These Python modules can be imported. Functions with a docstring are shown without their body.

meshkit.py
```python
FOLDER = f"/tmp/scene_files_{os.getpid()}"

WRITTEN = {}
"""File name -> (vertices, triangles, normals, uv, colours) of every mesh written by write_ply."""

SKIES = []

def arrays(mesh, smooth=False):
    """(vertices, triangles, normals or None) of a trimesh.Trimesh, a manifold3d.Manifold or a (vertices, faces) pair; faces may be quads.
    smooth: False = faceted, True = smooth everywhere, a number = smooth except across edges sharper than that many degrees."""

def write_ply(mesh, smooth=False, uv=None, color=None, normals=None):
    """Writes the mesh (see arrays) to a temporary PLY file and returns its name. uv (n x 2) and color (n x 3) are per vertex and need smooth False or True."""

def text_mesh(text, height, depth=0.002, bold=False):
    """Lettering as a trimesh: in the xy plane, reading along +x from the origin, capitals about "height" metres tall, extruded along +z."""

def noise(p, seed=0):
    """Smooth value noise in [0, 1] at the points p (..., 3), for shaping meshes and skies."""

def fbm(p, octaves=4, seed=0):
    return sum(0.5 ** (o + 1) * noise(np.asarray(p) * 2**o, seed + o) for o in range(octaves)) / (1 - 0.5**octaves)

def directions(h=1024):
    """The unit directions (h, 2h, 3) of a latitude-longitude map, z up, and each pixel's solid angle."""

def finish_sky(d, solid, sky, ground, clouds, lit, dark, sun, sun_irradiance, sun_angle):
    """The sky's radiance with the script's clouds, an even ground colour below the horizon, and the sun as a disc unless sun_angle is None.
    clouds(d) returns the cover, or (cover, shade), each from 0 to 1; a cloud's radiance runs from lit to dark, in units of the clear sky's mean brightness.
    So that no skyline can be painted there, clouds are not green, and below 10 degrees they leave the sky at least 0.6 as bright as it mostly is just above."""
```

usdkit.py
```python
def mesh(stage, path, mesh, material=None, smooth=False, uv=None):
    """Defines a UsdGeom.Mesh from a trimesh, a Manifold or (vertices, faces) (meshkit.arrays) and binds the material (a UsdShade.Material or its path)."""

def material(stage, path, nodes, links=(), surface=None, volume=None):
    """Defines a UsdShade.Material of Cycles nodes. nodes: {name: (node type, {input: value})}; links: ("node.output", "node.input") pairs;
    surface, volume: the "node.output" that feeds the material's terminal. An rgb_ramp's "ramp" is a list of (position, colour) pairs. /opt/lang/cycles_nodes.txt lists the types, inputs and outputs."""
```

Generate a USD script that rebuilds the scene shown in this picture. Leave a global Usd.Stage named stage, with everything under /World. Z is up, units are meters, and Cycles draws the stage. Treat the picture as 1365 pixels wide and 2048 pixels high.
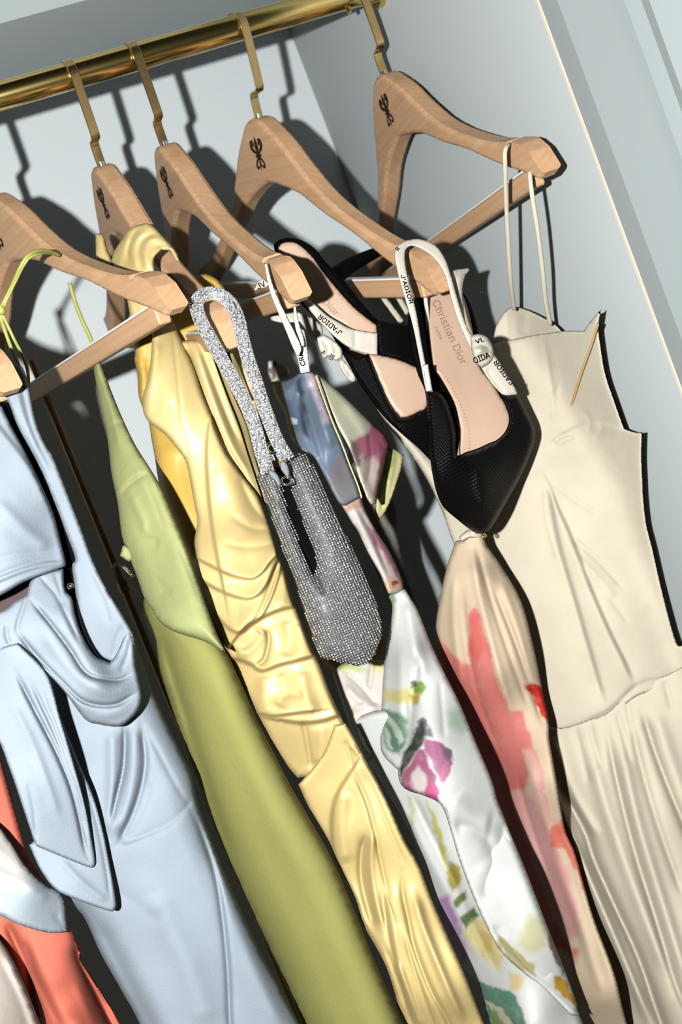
import math, random
import numpy as np, trimesh, shapely
from shapely.geometry import Polygon, LineString, Point, box as sbox
from shapely.ops import unary_union
from scipy.interpolate import RBFInterpolator
from scipy.spatial import Delaunay, cKDTree
from scipy.sparse import coo_matrix
import usdkit, meshkit
from pxr import Usd, UsdGeom, UsdLux, UsdShade, Gf, Sdf, Vt

stage = Usd.Stage.CreateInMemory()
UsdGeom.SetStageUpAxis(stage, 'Z'); UsdGeom.SetStageMetersPerUnit(stage, 1.0)
UsdGeom.Xform.Define(stage, '/World')

# ---------------------------------------------------------------- camera, flash, exposure
Z0 = 1.75                                   # height of the brass rail's axis (rail runs along x at y = 0)
F, YAW, PITCH, ROLL = 2168.65, 0.229396, -0.058874, -0.372588
CAM = np.array([0.0, -0.90093, Z0 - 0.35901])
W, H = 1365, 2048
fw = np.array([math.sin(YAW) * math.cos(PITCH), math.cos(YAW) * math.cos(PITCH), math.sin(PITCH)])
_r = np.array([math.cos(YAW), -math.sin(YAW), 0.0]); _u = np.cross(_r, fw)
RT = math.cos(ROLL) * _r + math.sin(ROLL) * _u
UP = -math.sin(ROLL) * _r + math.cos(ROLL) * _u
cam = UsdGeom.Camera.Define(stage, '/World/camera')
M4 = np.eye(4); M4[0, :3], M4[1, :3], M4[2, :3], M4[3, :3] = RT, UP, -fw, CAM
cam.AddTransformOp().Set(Gf.Matrix4d(*M4.ravel().tolist()))
cam.CreateHorizontalApertureAttr(24.0); cam.CreateVerticalApertureAttr(24.0 * H / W)
cam.CreateFocalLengthAttr(F / W * 24.0)
cam.CreateFStopAttr(11.0); cam.CreateFocusDistanceAttr(0.72)
cam.CreateClippingRangeAttr(Gf.Vec2f(0.05, 100.0))
cam.CreateExposureAttr(0.0)
dome = UsdLux.DomeLight.Define(stage, '/World/room_light')      # dim daylight of the room behind the camera
dome.CreateIntensityAttr(0.004); dome.CreateColorAttr(Gf.Vec3f(0.80, 1.0, 0.90))
flash = UsdLux.SphereLight.Define(stage, '/World/flash')        # the bare flash beside the lens
flash.CreateRadiusAttr(0.009); flash.CreateIntensityAttr(43000.0); flash.CreateColorAttr(Gf.Vec3f(1.0, 0.985, 0.955))
flash.AddTranslateOp().Set(Gf.Vec3d(-0.115, -0.90, Z0 - 0.309))

# ---------------------------------------------------------------- helpers
USED = {}
def numbered(parent, name):
    k = parent + '/' + name; n = USED.get(k, 0); USED[k] = n + 1
    return k if n == 0 else f'{k}_{n:03d}'
def tag(p, label=None, cat=None, group=None, kind=None):
    p = p.GetPrim() if hasattr(p, 'GetPrim') else p
    for k, v in (('label', label), ('category', cat), ('group', group), ('kind', kind)):
        if v: p.SetCustomDataByKey(k, v)
    return p
def thing(name, label, cat, loc=None, group=None, matrix=None):
    x = UsdGeom.Xform.Define(stage, numbered('/World', name))
    if matrix is not None: x.AddTransformOp().Set(Gf.Matrix4d(*np.asarray(matrix).ravel().tolist()))
    elif loc is not None: x.AddTranslateOp().Set(Gf.Vec3d(*map(float, loc)))
    x.GetPrim().SetCustomDataByKey('label', label); x.GetPrim().SetCustomDataByKey('category', cat)
    if group: x.GetPrim().SetCustomDataByKey('group', group)
    return x
ORIGIN = {}
def obj(name, mesh, mat, parent=None, smooth=35, col=None, label=None, kind=None):
    path = numbered(str(parent.GetPath()) if parent is not None else '/World', name)
    if isinstance(mesh, tuple): v, f = mesh
    else: v, f = np.array(mesh.vertices), np.array(mesh.faces)
    if parent is not None:
        o = ORIGIN.get('/'.join(str(parent.GetPath()).split('/')[:3]))
        if o is not None: v = v - o
    m = usdkit.mesh(stage, path, (v, f), mat, smooth=smooth)
    if col is not None:
        UsdGeom.PrimvarsAPI(m).CreatePrimvar('col', Sdf.ValueTypeNames.Color3fArray, 'vertex').Set(Vt.Vec3fArray.FromNumpy(np.asarray(col, np.float32)))
    tag(m, label=label, kind=kind)
    return m
def wthing(name, label, cat, base, group=None):
    """A thing based at a world point, whose parts are given in world coordinates."""
    x = thing(name, label, cat, loc=base, group=group); ORIGIN[str(x.GetPath())] = np.asarray(base, float)
    return x
def boxm(lo, hi, ch=0.0):
    lo, hi = np.asarray(lo, float), np.asarray(hi, float)
    m = trimesh.creation.box(hi - lo); m.apply_translation((lo + hi) / 2)
    if ch:
        c = [[x, y, z] for x in (0, 1) for y in (0, 1) for z in (0, 1)]
        pts = []
        for a in c:
            a = np.array(a); base = np.where(a == 0, lo, hi); sg = np.where(a == 0, 1, -1)
            for k in range(3):
                q = base + sg * ch; q[k] = base[k]; pts.append(q)
        m = trimesh.PointCloud(np.array(pts)).convex_hull
    return m
def join(ms):
    return trimesh.util.concatenate(ms)
def ray(px):
    px = np.atleast_2d(np.asarray(px, float))
    return fw + np.outer((px[:, 0] - W / 2) / F, RT) - np.outer((px[:, 1] - H / 2) / F, UP)
def P3(px, y):
    """World points on the sight lines through px at the real depth y (metres; the rail is y = 0, nearer is negative)."""
    d = ray(px); t = (np.asarray(y, float) - CAM[1]) / d[:, 1]
    return CAM + d * t[:, None]
def mpp(px, y):
    d = ray(px); return ((np.asarray(y, float) - CAM[1]) / d[:, 1]) / F
def catmull(pts, n=8, closed=False):
    p = np.asarray(pts, float)
    if len(p) < 3: return np.vstack([np.linspace(p[0], p[1], n + 1)])
    q = np.vstack([p[-1], p, p[0], p[1]]) if closed else np.vstack([2 * p[0] - p[1], p, 2 * p[-1] - p[-2]])
    out = []; t = np.linspace(0, 1, n, endpoint=False)[:, None]
    for i in range(1, len(q) - 2):
        a, b, c, d = q[i - 1], q[i], q[i + 1], q[i + 2]
        out.append(0.5 * ((2 * b) + (c - a) * t + (2 * a - 5 * b + 4 * c - d) * t ** 2 + (3 * b - 3 * c + d - a) * t ** 3))
    out = np.vstack(out)
    return out if closed else np.vstack([out, p[-1]])
def outline(pts, corner=48):
    """Closed outline through the points: curved, but sharp where it turns hard."""
    p = np.asarray(pts, float); n = len(p)
    a = p - np.roll(p, 1, 0); b = np.roll(p, -1, 0) - p
    ang = np.degrees(np.arccos(np.clip((a * b).sum(1) / (np.linalg.norm(a, axis=1) * np.linalg.norm(b, axis=1) + 1e-9), -1, 1)))
    cs = [i for i in range(n) if ang[i] > corner]
    if not cs: return catmull(p, 6, True)
    out = []
    for k, i in enumerate(cs):
        j = cs[(k + 1) % len(cs)]
        idx = [i]
        while True:
            idx.append((idx[-1] + 1) % n)
            if idx[-1] == j: break
        out.append(catmull(p[idx], 6)[:-1])
    return np.vstack(out)
def densify(p, step):
    p = np.vstack([p, p[:1]]); out = []
    for a, b in zip(p[:-1], p[1:]):
        k = max(1, int(round(np.linalg.norm(b - a) / step)))
        out.append(a + (b - a) * np.linspace(0, 1, k, endpoint=False)[:, None])
    return np.vstack(out)
def polydist(v, pl):
    """distance, side (+ on the right hand going along in the picture), parameter 0..1"""
    best = np.full(len(v), 1e9); side = np.zeros(len(v)); par = np.zeros(len(v))
    L = np.r_[0, np.cumsum(np.linalg.norm(np.diff(pl, axis=0), axis=1))]; T = max(L[-1], 1e-9)
    for i in range(len(pl) - 1):
        a, b = pl[i], pl[i + 1]; e = b - a; l2 = max(e @ e, 1e-12)
        w = v - a; t = np.clip((w @ e) / l2, 0, 1)
        d = np.linalg.norm(w - t[:, None] * e, axis=1)
        s = np.sign(e[0] * w[:, 1] - e[1] * w[:, 0])
        k = d < best - 1e-9
        best[k] = d[k]; side[k] = s[k]; par[k] = ((L[i] + t * (L[i + 1] - L[i])) / T)[k]
    return best, side, par
def foldheight(v, folds, wmin=0.0):
    """folds: ('r', mm, width, pts) ridge (mm > 0) or valley; ('s', mm, fall, pts[, blend]) a layer edge: the right-hand side stands mm proud and eases off over fall px."""
    h = np.zeros(len(v))
    for f in folds:
        kind, mm, w, pts = f[:4]; w = max(w, wmin)
        pl = catmull(pts, 5) if len(pts) > 2 else np.asarray(pts, float)
        lo, hi = pl.min(0) - 3.2 * w - 8, pl.max(0) + 3.2 * w + 8
        k = np.nonzero(((v > lo) & (v < hi)).all(1))[0]
        if not len(k): continue
        d, s, t = polydist(v[k], pl)
        taper = np.clip(np.minimum(t, 1 - t) / 0.14, 0, 1); taper = taper * taper * (3 - 2 * taper)
        taper = np.where(len(f) > 5 and f[5] == 'open', 1.0, taper)
        if kind == 'r': h[k] += mm * (np.exp(-(d / w) ** 2) if mm > 0 else np.exp(-np.sqrt((d / (0.72 * w)) ** 2 + 0.25) + 0.5)) * (0.15 + 0.85 * taper)
        else:
            bl = f[4] if len(f) > 4 and f[4] else 2.5
            bl = max(bl, 0.9 * wmin / 1.5)
            h[k] += mm * (1 / (1 + np.exp(-np.clip(s * d / bl * 2.2, -30, 30)))) * np.exp(-(d / w) ** 1.5) * taper
    return h
class Cloth:
    """A body of cloth (or leather): a closed outline, a depth for its front surface, folds in that surface, rounded edges and a back."""
    def __init__(s, pts, depth, folds=(), step=4.0, roll=(8, 14), thick=(14, 26), wrinkle=0.0, wscale=60.0, seed=1, corner=48, holes=(), maxx=None):
        s.maxx = maxx
        s.pl = outline(pts, corner); s.poly = Polygon(s.pl, [outline(h, corner) for h in holes])
        if not s.poly.is_valid:
            s.poly = s.poly.buffer(0)
            if s.poly.geom_type != 'Polygon': s.poly = max(s.poly.geoms, key=lambda g: g.area)
        s.folds, s.step, s.roll, s.thick, s.wr, s.ws, s.seed = folds, step, roll, thick, wrinkle, wscale, seed
        dep = np.asarray(depth, float)
        if dep.ndim == 0 or len(dep) < 3: s.base = lambda q, d=float(np.mean(np.atleast_2d(dep)[..., -1])): np.full(len(q), d)
        else:
            rb = RBFInterpolator(dep[:, :2] / 500.0, dep[:, 2], kernel='thin_plate_spline' if len(dep) > 4 else 'linear', smoothing=1e-4)
            s.base = lambda q: rb(q / 500.0)
        rings = [np.array(s.poly.exterior.coords)[:-1]] + [np.array(i.coords)[:-1] for i in s.poly.interiors]
        s.tree = cKDTree(np.vstack([densify(r, 1.0) for r in rings]))
        s.rings = [densify(r, step) for r in rings]
    def cap(s, q, y, x):
        if x is None: return y
        d_ = ray(q); lim = CAM[1] + d_[:, 1] * x / np.maximum(d_[:, 0], 1e-6); lim = np.where(d_[:, 0] > 0.05, lim, 9.0)
        k = 0.012; e = np.clip((lim - y) / k, -40, 40)
        return np.where(e > 8, y, lim - k * np.log1p(np.exp(e)) + 0.0 * y) if s.maxx else y
    def front(s, q, d=None):
        q = np.atleast_2d(np.asarray(q, float))
        if d is None: d = np.where(shapely.contains_xy(s.poly, q[:, 0], q[:, 1]), s.tree.query(q)[0], 0.0)
        h = foldheight(q, s.folds, 1.5 * s.step)
        if s.wr:
            n = meshkit.fbm(np.c_[q / s.ws, np.full(len(q), 0.37 + s.seed)], 3, s.seed) - 0.5
            h = h + s.wr * 2 * n
        a = np.clip(d / max(s.roll[1], 1e-6), 0, 1)
        e = s.roll[0] * (1 - np.sqrt(np.clip(1 - (1 - a) ** 2, 0, 1)))
        keep = np.clip(d / 5.0, 0, 1)
        return s.cap(q, s.base(q), s.maxx) + (e * (0.25 if s.maxx else 1.0) - h * (0.35 + 0.65 * keep)) / 1000.0
    def build(s):
        st = s.step; rng = np.random.default_rng(s.seed)
        x0, y0, x1, y1 = s.poly.bounds
        gx, gy = np.meshgrid(np.arange(x0, x1 + st, st), np.arange(y0, y1 + st, st * 0.87))
        gx = gx + (np.arange(gx.shape[0]) % 2)[:, None] * st / 2
        g = np.c_[gx.ravel(), gy.ravel()]
        g = g[shapely.contains_xy(s.poly, g[:, 0], g[:, 1])]
        g = g[s.tree.query(g)[0] > 0.62 * st]
        g = g + rng.uniform(-0.08, 0.08, g.shape) * st
        bd = np.vstack(s.rings); q = np.vstack([bd, g]); nb = len(bd)
        tri = Delaunay(q).simplices
        c = q[tri].mean(1); tri = tri[shapely.contains_xy(s.poly, c[:, 0], c[:, 1])]
        e1, e2 = q[tri[:, 1]] - q[tri[:, 0]], q[tri[:, 2]] - q[tri[:, 0]]
        ar = e1[:, 0] * e2[:, 1] - e1[:, 1] * e2[:, 0]
        tri = tri[np.abs(ar) > 1e-6]; ar = ar[np.abs(ar) > 1e-6]
        tri[ar > 0] = tri[ar > 0][:, ::-1]                      # counter-clockwise towards the camera
        d = np.r_[np.zeros(nb), s.tree.query(g)[0]] if len(g) else np.zeros(nb)
        yf = s.front(q, d)
        ee = np.vstack([tri[:, [0, 1]], tri[:, [1, 2]], tri[:, [2, 0]]]); A_ = coo_matrix((np.ones(2 * len(ee)), (np.r_[ee[:, 0], ee[:, 1]], np.r_[ee[:, 1], ee[:, 0]])), shape=(len(q), len(q))).tocsr()
        A_.data[:] = 1.0; dg = np.maximum(np.asarray(A_.sum(1)).ravel(), 1); inn = np.arange(len(q)) >= nb
        for _ in range(2): yf = np.where(inn, 0.45 * yf + 0.55 * (A_ @ yf) / dg, yf)     # relax the grid's jaggedness
        a = np.clip(d / max(s.thick[1], 1e-6), 0, 1); tk = s.thick[0] * np.sqrt(np.clip(1 - (1 - a) ** 2, 0, 1))
        yb = np.maximum(s.base(q) + s.roll[0] / 1000.0 + tk / 1000.0, yf + 0.0006)
        if s.maxx:
            d_ = ray(q); yb = np.maximum(np.minimum(yb, CAM[1] + d_[:, 1] * (XS - 0.003) / np.maximum(d_[:, 0], 1e-6)), yf + 0.0006)
        vf, vb = P3(q, yf), P3(q[nb:], yb[nb:])
        back = np.where(tri < nb, tri, tri + len(g))[:, ::-1]
        s.q = q
        return np.vstack([vf, vb]), np.vstack([tri, back])
    def tip(s, px): return P3(px, s.front(px))[0]
def ywall(px, x=0.392):
    d_ = ray(px)[0]; return CAM[1] + d_[1] * x / d_[0]
def paint(q, base, spots):
    """Printed pattern: base colour, then printed patches (polygon, colour, soft edge px)."""
    c = np.tile(np.asarray(base, float), (len(q), 1)); n3 = lambda sc, sd: meshkit.fbm(np.c_[q / sc, np.full(len(q), sd)], 3, int(sd * 10)) - 0.5
    wash = 1.0 + 0.5 * n3(14.0, 3.3); q = q + np.c_[n3(16.0, 1.1), n3(16.0, 2.2)] * 13.0; pts = shapely.points(q)      # watercolour: wavering edges, uneven wash
    for poly, colr, soft in spots:
        g = Polygon(outline(poly, 60)).buffer(0); d = shapely.distance(pts, g.boundary); ins = shapely.contains_xy(g, q[:, 0], q[:, 1])
        a = np.clip(0.5 + np.where(ins, d, -d) / max(soft * 0.5, 0.5) / 2, 0, 1)[:, None]
        k_ = a * np.clip(wash[:, None], 0.72, 1.0); c = c * (1 - k_) + np.asarray(colr, float) * k_
    return c
def tube(path, rad, sides=10, caps=True):
    p = np.asarray(path, float); r = np.broadcast_to(rad, (len(p),))
    t = np.gradient(p, axis=0); t /= np.linalg.norm(t, axis=1, keepdims=True) + 1e-12
    n = np.cross(t[0], [0.3, 0.9, 0.2]); n /= np.linalg.norm(n); N = [n]
    for i in range(1, len(p)):
        n = N[-1] - t[i] * (N[-1] @ t[i]); N.append(n / (np.linalg.norm(n) + 1e-12))
    N = np.array(N); B = np.cross(t, N); a = np.linspace(0, 2 * np.pi, sides, endpoint=False)
    v = (p[:, None] + r[:, None, None] * (np.cos(a)[None, :, None] * N[:, None] + np.sin(a)[None, :, None] * B[:, None])).reshape(-1, 3)
    f = []
    for i in range(len(p) - 1):
        for j in range(sides):
            k = (j + 1) % sides; f += [[i * sides + j, i * sides + k, (i + 1) * sides + k], [i * sides + j, (i + 1) * sides + k, (i + 1) * sides + j]]
    if caps:
        m = len(v); v = np.vstack([v, p[0], p[-1]]); e = (len(p) - 1) * sides
        for j in range(sides):
            k = (j + 1) % sides; f += [[m, k, j], [m + 1, e + j, e + k]]
    return v, np.array(f)
def cord(pts, rpx, n=6, sides=10):
    """A round cord through (px, py, depth) points with a radius in picture pixels at its depth."""
    q = catmull(np.asarray(pts, float), n); w = P3(q[:, :2], q[:, 2])
    return tube(w, mpp(q[:, :2], q[:, 2]) * rpx, sides)
def lettering(text, o, ang, height, depth, squeeze=1.0, bold=False, proud=0.0005, flip=False, thick=0.0003):
    """Flat lettering that starts at pixel o, reads along ang degrees (picture, clockwise), laid on the surface depth(px)."""
    m = meshkit.text_mesh(text, height, 1.0, bold)
    v = np.array(m.vertices); a = math.radians(ang)
    ux = np.array([math.cos(a), math.sin(a)]); uy = np.array([math.sin(a), -math.cos(a)]) * (-1 if flip else 1)
    q = np.asarray(o, float) + np.outer(v[:, 0] * squeeze, ux) + np.outer(v[:, 1], uy)
    y = depth(q) - proud - np.where(v[:, 2] > 0.5, thick, -0.0002)
    f = np.array(m.faces)
    return P3(q, y), (f[:, ::-1] if flip else f)

# ---------------------------------------------------------------- materials
def mat(name, nodes, links, surface='p.BSDF'):
    return usdkit.material(stage, '/World/Looks/' + name, nodes, links, surface=surface)
KA = 0.45
def plain(name, color, rough=0.6, metal=0.0, spec=0.3, **kw):
    if metal < 0.5 and not name.endswith('stones'): color = tuple(np.asarray(color) * KA)
    return mat(name, {'p': ('principled_bsdf', dict(base_color=color, roughness=rough, metallic=metal, specular_ior_level=spec, **kw))}, [])
def fabric(name, color, rough=0.75, spec=0.25, weave=900.0, bump=0.15, sheen=0.0, var=0.06, attr=False, scale=30.0):
    c = np.asarray(color, float) * KA
    nodes = {'g': ('geometry', {}), 'n': ('noise_texture', dict(scale=scale, detail=3.0)),
             'r': ('rgb_ramp', dict(ramp=[(0.3, tuple(c * (1 - var))), (0.7, tuple(np.minimum(c * (1 + var), 1)))])),
             'w': ('noise_texture', dict(scale=weave, detail=1.0)), 'b': ('bump', dict(strength=bump, distance=0.0006)),
             'p': ('principled_bsdf', dict(roughness=rough, specular_ior_level=spec, sheen_weight=sheen, sheen_roughness=0.4))}
    links = [('g.position', 'n.vector'), ('n.fac', 'r.fac'), ('g.position', 'w.vector'), ('w.fac', 'b.height'), ('b.normal', 'p.normal')]
    if attr:
        nodes['a'] = ('attribute', dict(attribute='col')); links.append(('a.color', 'p.base_color')); nodes.pop('r'); nodes.pop('n')
        links = [l for l in links if not l[0].startswith(('n.', 'r.')) and not l[1].startswith(('n.', 'r.'))]
    else: links.append(('r.color', 'p.base_color'))
    return mat(name, nodes, links)
def wallpaint(name, color):
    return mat(name, {'g': ('geometry', {}), 'n': ('noise_texture', dict(scale=420.0, detail=2.0)), 'b': ('bump', dict(strength=0.04, distance=0.0008)),
                      'p': ('principled_bsdf', dict(base_color=tuple(np.asarray(color) * KA), roughness=0.7, specular_ior_level=0.15))},
               [('g.position', 'n.vector'), ('n.fac', 'b.height'), ('b.normal', 'p.normal')])
M = {}
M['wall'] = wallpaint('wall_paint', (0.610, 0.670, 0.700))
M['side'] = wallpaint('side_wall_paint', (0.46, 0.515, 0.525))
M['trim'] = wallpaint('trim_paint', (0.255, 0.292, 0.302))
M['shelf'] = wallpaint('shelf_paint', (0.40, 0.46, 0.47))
M['band'] = plain('pale_edge_band', (0.66, 0.58, 0.46), 0.4)
M['floor'] = plain('floor_board', (0.30, 0.22, 0.15), 0.5)
def wood(name, a, b, ringscale, vecscale):
    a, b = tuple(np.asarray(a) * KA), tuple(np.asarray(b) * KA)
    return mat(name, {'t': ('texture_coordinate', {}), 'm': ('mapping', dict(scale=vecscale)), 'n': ('noise_texture', dict(scale=1.0, detail=5.0, roughness=0.6, distortion=0.6)),
                      'w': ('wave_texture', dict(wave_type='rings', rings_direction='x', scale=ringscale, distortion=2.2, detail=2.0, detail_scale=1.2)),
                      'ml': ('mapping', dict(location=(0.0, 0.021, 0.19))),
                      'x': ('mix_color', dict(fac=0.10)), 'r': ('rgb_ramp', dict(ramp=[(0.25, a), (0.75, b)])), 'bw': ('rgb_to_bw', {}),
                      'p': ('principled_bsdf', dict(roughness=0.5, specular_ior_level=0.2))},
               [('t.object', 'm.vector'), ('m.vector', 'n.vector'), ('t.object', 'ml.vector'), ('ml.vector', 'w.vector'), ('n.color', 'x.a'), ('w.color', 'x.b'), ('x.result', 'bw.color'), ('bw.val', 'r.fac'), ('r.color', 'p.base_color')])
M['wood'] = wood('beech_wood', (0.43, 0.250, 0.130), (0.57, 0.365, 0.212), 60.0, (7.0, 150.0, 150.0))
M['burn'] = plain('burnt_mark', (0.022, 0.014, 0.009), 0.8, 0, 0.05)
M['brass'] = plain('polished_brass', (0.74, 0.55, 0.20), 0.15, 1.0)
M['hook'] = plain('brushed_brass', (0.55, 0.38, 0.17), 0.24, 1.0)
M['steel'] = plain('bright_steel', (0.75, 0.75, 0.74), 0.15, 1.0)
M['grip'] = plain('clear_grip_strip', (0.78, 0.80, 0.80), 0.25)
M['blue'] = fabric('pale_blue_crepe', (0.250, 0.295, 0.345), 0.9, 0.05, weave=700, bump=0.25)
M['green'] = fabric('moss_green_silk', (0.235, 0.240, 0.076), 0.8, 0.06, scale=14.0, var=0.04, weave=500, bump=0.25)
M['greenlit'] = fabric('lit_moss_silk', (0.290, 0.312, 0.135), 0.7, 0.10, scale=18.0, var=0.05, weave=500, bump=0.25)  # same silk as the skirt, lightened where it faces the flash
M['greencord'] = fabric('olive_cord', (0.33, 0.34, 0.08), 0.5, 0.4)
def satin(name, color, gloss, fac, rough):
    c = np.asarray(color, float) * KA
    return mat(name, {'g': ('geometry', {}), 'w': ('noise_texture', dict(scale=1100.0, detail=1.0)), 'b': ('bump', dict(strength=0.03, distance=0.0005)),
                      'd': ('diffuse_bsdf', dict(color=tuple(c))), 's': ('glossy_bsdf', dict(color=gloss, roughness=rough)), 'm': ('mix_closure', dict(fac=fac))},
               [('g.position', 'w.vector'), ('w.fac', 'b.height'), ('b.normal', 'd.normal'), ('b.normal', 's.normal'), ('d.BSDF', 'm.closure1'), ('s.BSDF', 'm.closure2')], 'm.closure')
M['satin'] = satin('yellow_satin', (0.62, 0.480, 0.205), (1.0, 0.96, 0.84), 0.058, 0.55)
M['gold'] = fabric('shaded_golden_satin', (0.52, 0.345, 0.075), 0.5, 0.15, var=0.03)  # yellow satin in shadow: the shade is put into this deeper gold
M['print'] = fabric('printed_satin', (1, 1, 1), 0.5, 0.2, bump=0.05, attr=True)
M['chiffon'] = fabric('printed_chiffon', (1, 1, 1), 0.9, 0.05, bump=0.1, attr=True)
M['cream'] = fabric('cream_cotton', (0.525, 0.485, 0.385), 0.9, 0.05, var=0.03)
M['creamedge'] = fabric('tan_lining_edge', (0.52, 0.33, 0.13), 0.7, 0.2)
M['white'] = fabric('white_ribbon', (0.56, 0.55, 0.51), 0.7, 0.25, weave=1400)
M['tape'] = fabric('off_white_woven_ribbon', (0.52, 0.485, 0.42), 0.75, 0.2, weave=1400)
M['ivory'] = fabric('ivory_chiffon', (0.48, 0.43, 0.385), 0.9, 0.05)
M['coral'] = fabric('coral_crepe', (0.50, 0.130, 0.088), 0.9, 0.05)
M['ink'] = plain('black_print', (0.003, 0.003, 0.0035), 0.7, 0, 0.03)
M['nude'] = fabric('nude_leather', (0.47, 0.325, 0.235), 0.5, 0.35, weave=700, bump=0.05, var=0.02)
M['foil'] = plain('embossed_foil', (0.30, 0.19, 0.12), 0.5, 0.2)
M['mesh'] = fabric('black_ribbed_mesh', (0.008, 0.008, 0.009), 0.6, 0.25, weave=900, bump=0.2)
M['black'] = plain('black_leather', (0.0012, 0.0012, 0.0014), 0.65, 0, 0.03)
M['dark'] = plain('dark_lining', (0.03, 0.027, 0.026), 0.7)
M['silverbase'] = plain('silver_mesh_base', (0.10, 0.10, 0.103), 0.6, 0.3)
M['gem'] = plain('silver_rhinestones', (0.50, 0.51, 0.52), 0.26, 0.90)
M['gemlight'] = plain('clear_rhinestones', (0.66, 0.67, 0.68), 0.26, 0.88)
M['chrome'] = plain('polished_chrome', (0.8, 0.8, 0.8), 0.08, 1.0)
M['tab'] = plain('grey_suede_tab', (0.19, 0.21, 0.22), 0.8, 0, 0.05)
M['zip'] = plain('black_zip_and_dark_inside', (0.0012, 0.0012, 0.0015), 0.8, 0, 0.03)  # also colours the dark insides of openings
M['shadebrass'] = plain('shaded_brass', (0.16, 0.10, 0.04), 0.4, 1.0)  # brass darkened to carry the blue dress shadow lying on the post
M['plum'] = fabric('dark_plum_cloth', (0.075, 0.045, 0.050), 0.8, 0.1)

# ---------------------------------------------------------------- the closet
XS, YB = 0.413, 0.2529
def struct(name, mesh, m, smooth=False):
    o = obj(name, mesh, m, None, smooth); tag(o, kind='structure'); return o
SHZ = Z0 + 0.096
tag(struct('wall_back', boxm((-1.3, YB, 0), (XS + 0.12, YB + 0.1, 2.4)), M['wall']), 'pale grey-blue closet back wall behind the hangers')
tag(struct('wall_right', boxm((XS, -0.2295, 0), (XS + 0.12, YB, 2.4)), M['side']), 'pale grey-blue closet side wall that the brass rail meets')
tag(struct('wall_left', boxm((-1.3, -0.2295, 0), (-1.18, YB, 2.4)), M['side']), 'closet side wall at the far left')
tag(struct('floor', boxm((-1.6, -1.8, -0.05), (1.2, YB + 0.1, 0)), M['floor']), 'brown wooden floor below the dresses')
tag(struct('ceiling', boxm((-1.3, -0.2295, 2.4), (XS + 0.12, YB + 0.1, 2.46)), M['wall']), 'pale closet ceiling')
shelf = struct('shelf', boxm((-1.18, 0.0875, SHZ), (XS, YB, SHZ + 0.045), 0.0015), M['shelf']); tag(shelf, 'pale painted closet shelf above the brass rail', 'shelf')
tag(struct('trim_1', boxm((XS - 0.0012, -0.2316, 0), (XS + 0.02, -0.2291, 2.4)), M['band']), 'thin cream edge strip between the closet wall and the door frame')
prof = [(XS, -0.2316), (XS, -0.2548), (XS - 0.0030, -0.2566), (XS + 0.0085, -0.2900), (XS + 0.0105, -0.3040), (XS + 0.0085, -0.3060), (XS + 0.0125, -0.3160), (XS + 0.0110, -0.3250), (XS + 0.060, -0.42), (XS + 0.15, -0.42), (XS + 0.15, -0.2316)]
tr = trimesh.creation.extrude_polygon(Polygon(prof), 2.4)
tag(struct('trim_2', tr, M['trim'], 25), 'pale moulded door frame beside the closet opening')

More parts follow.
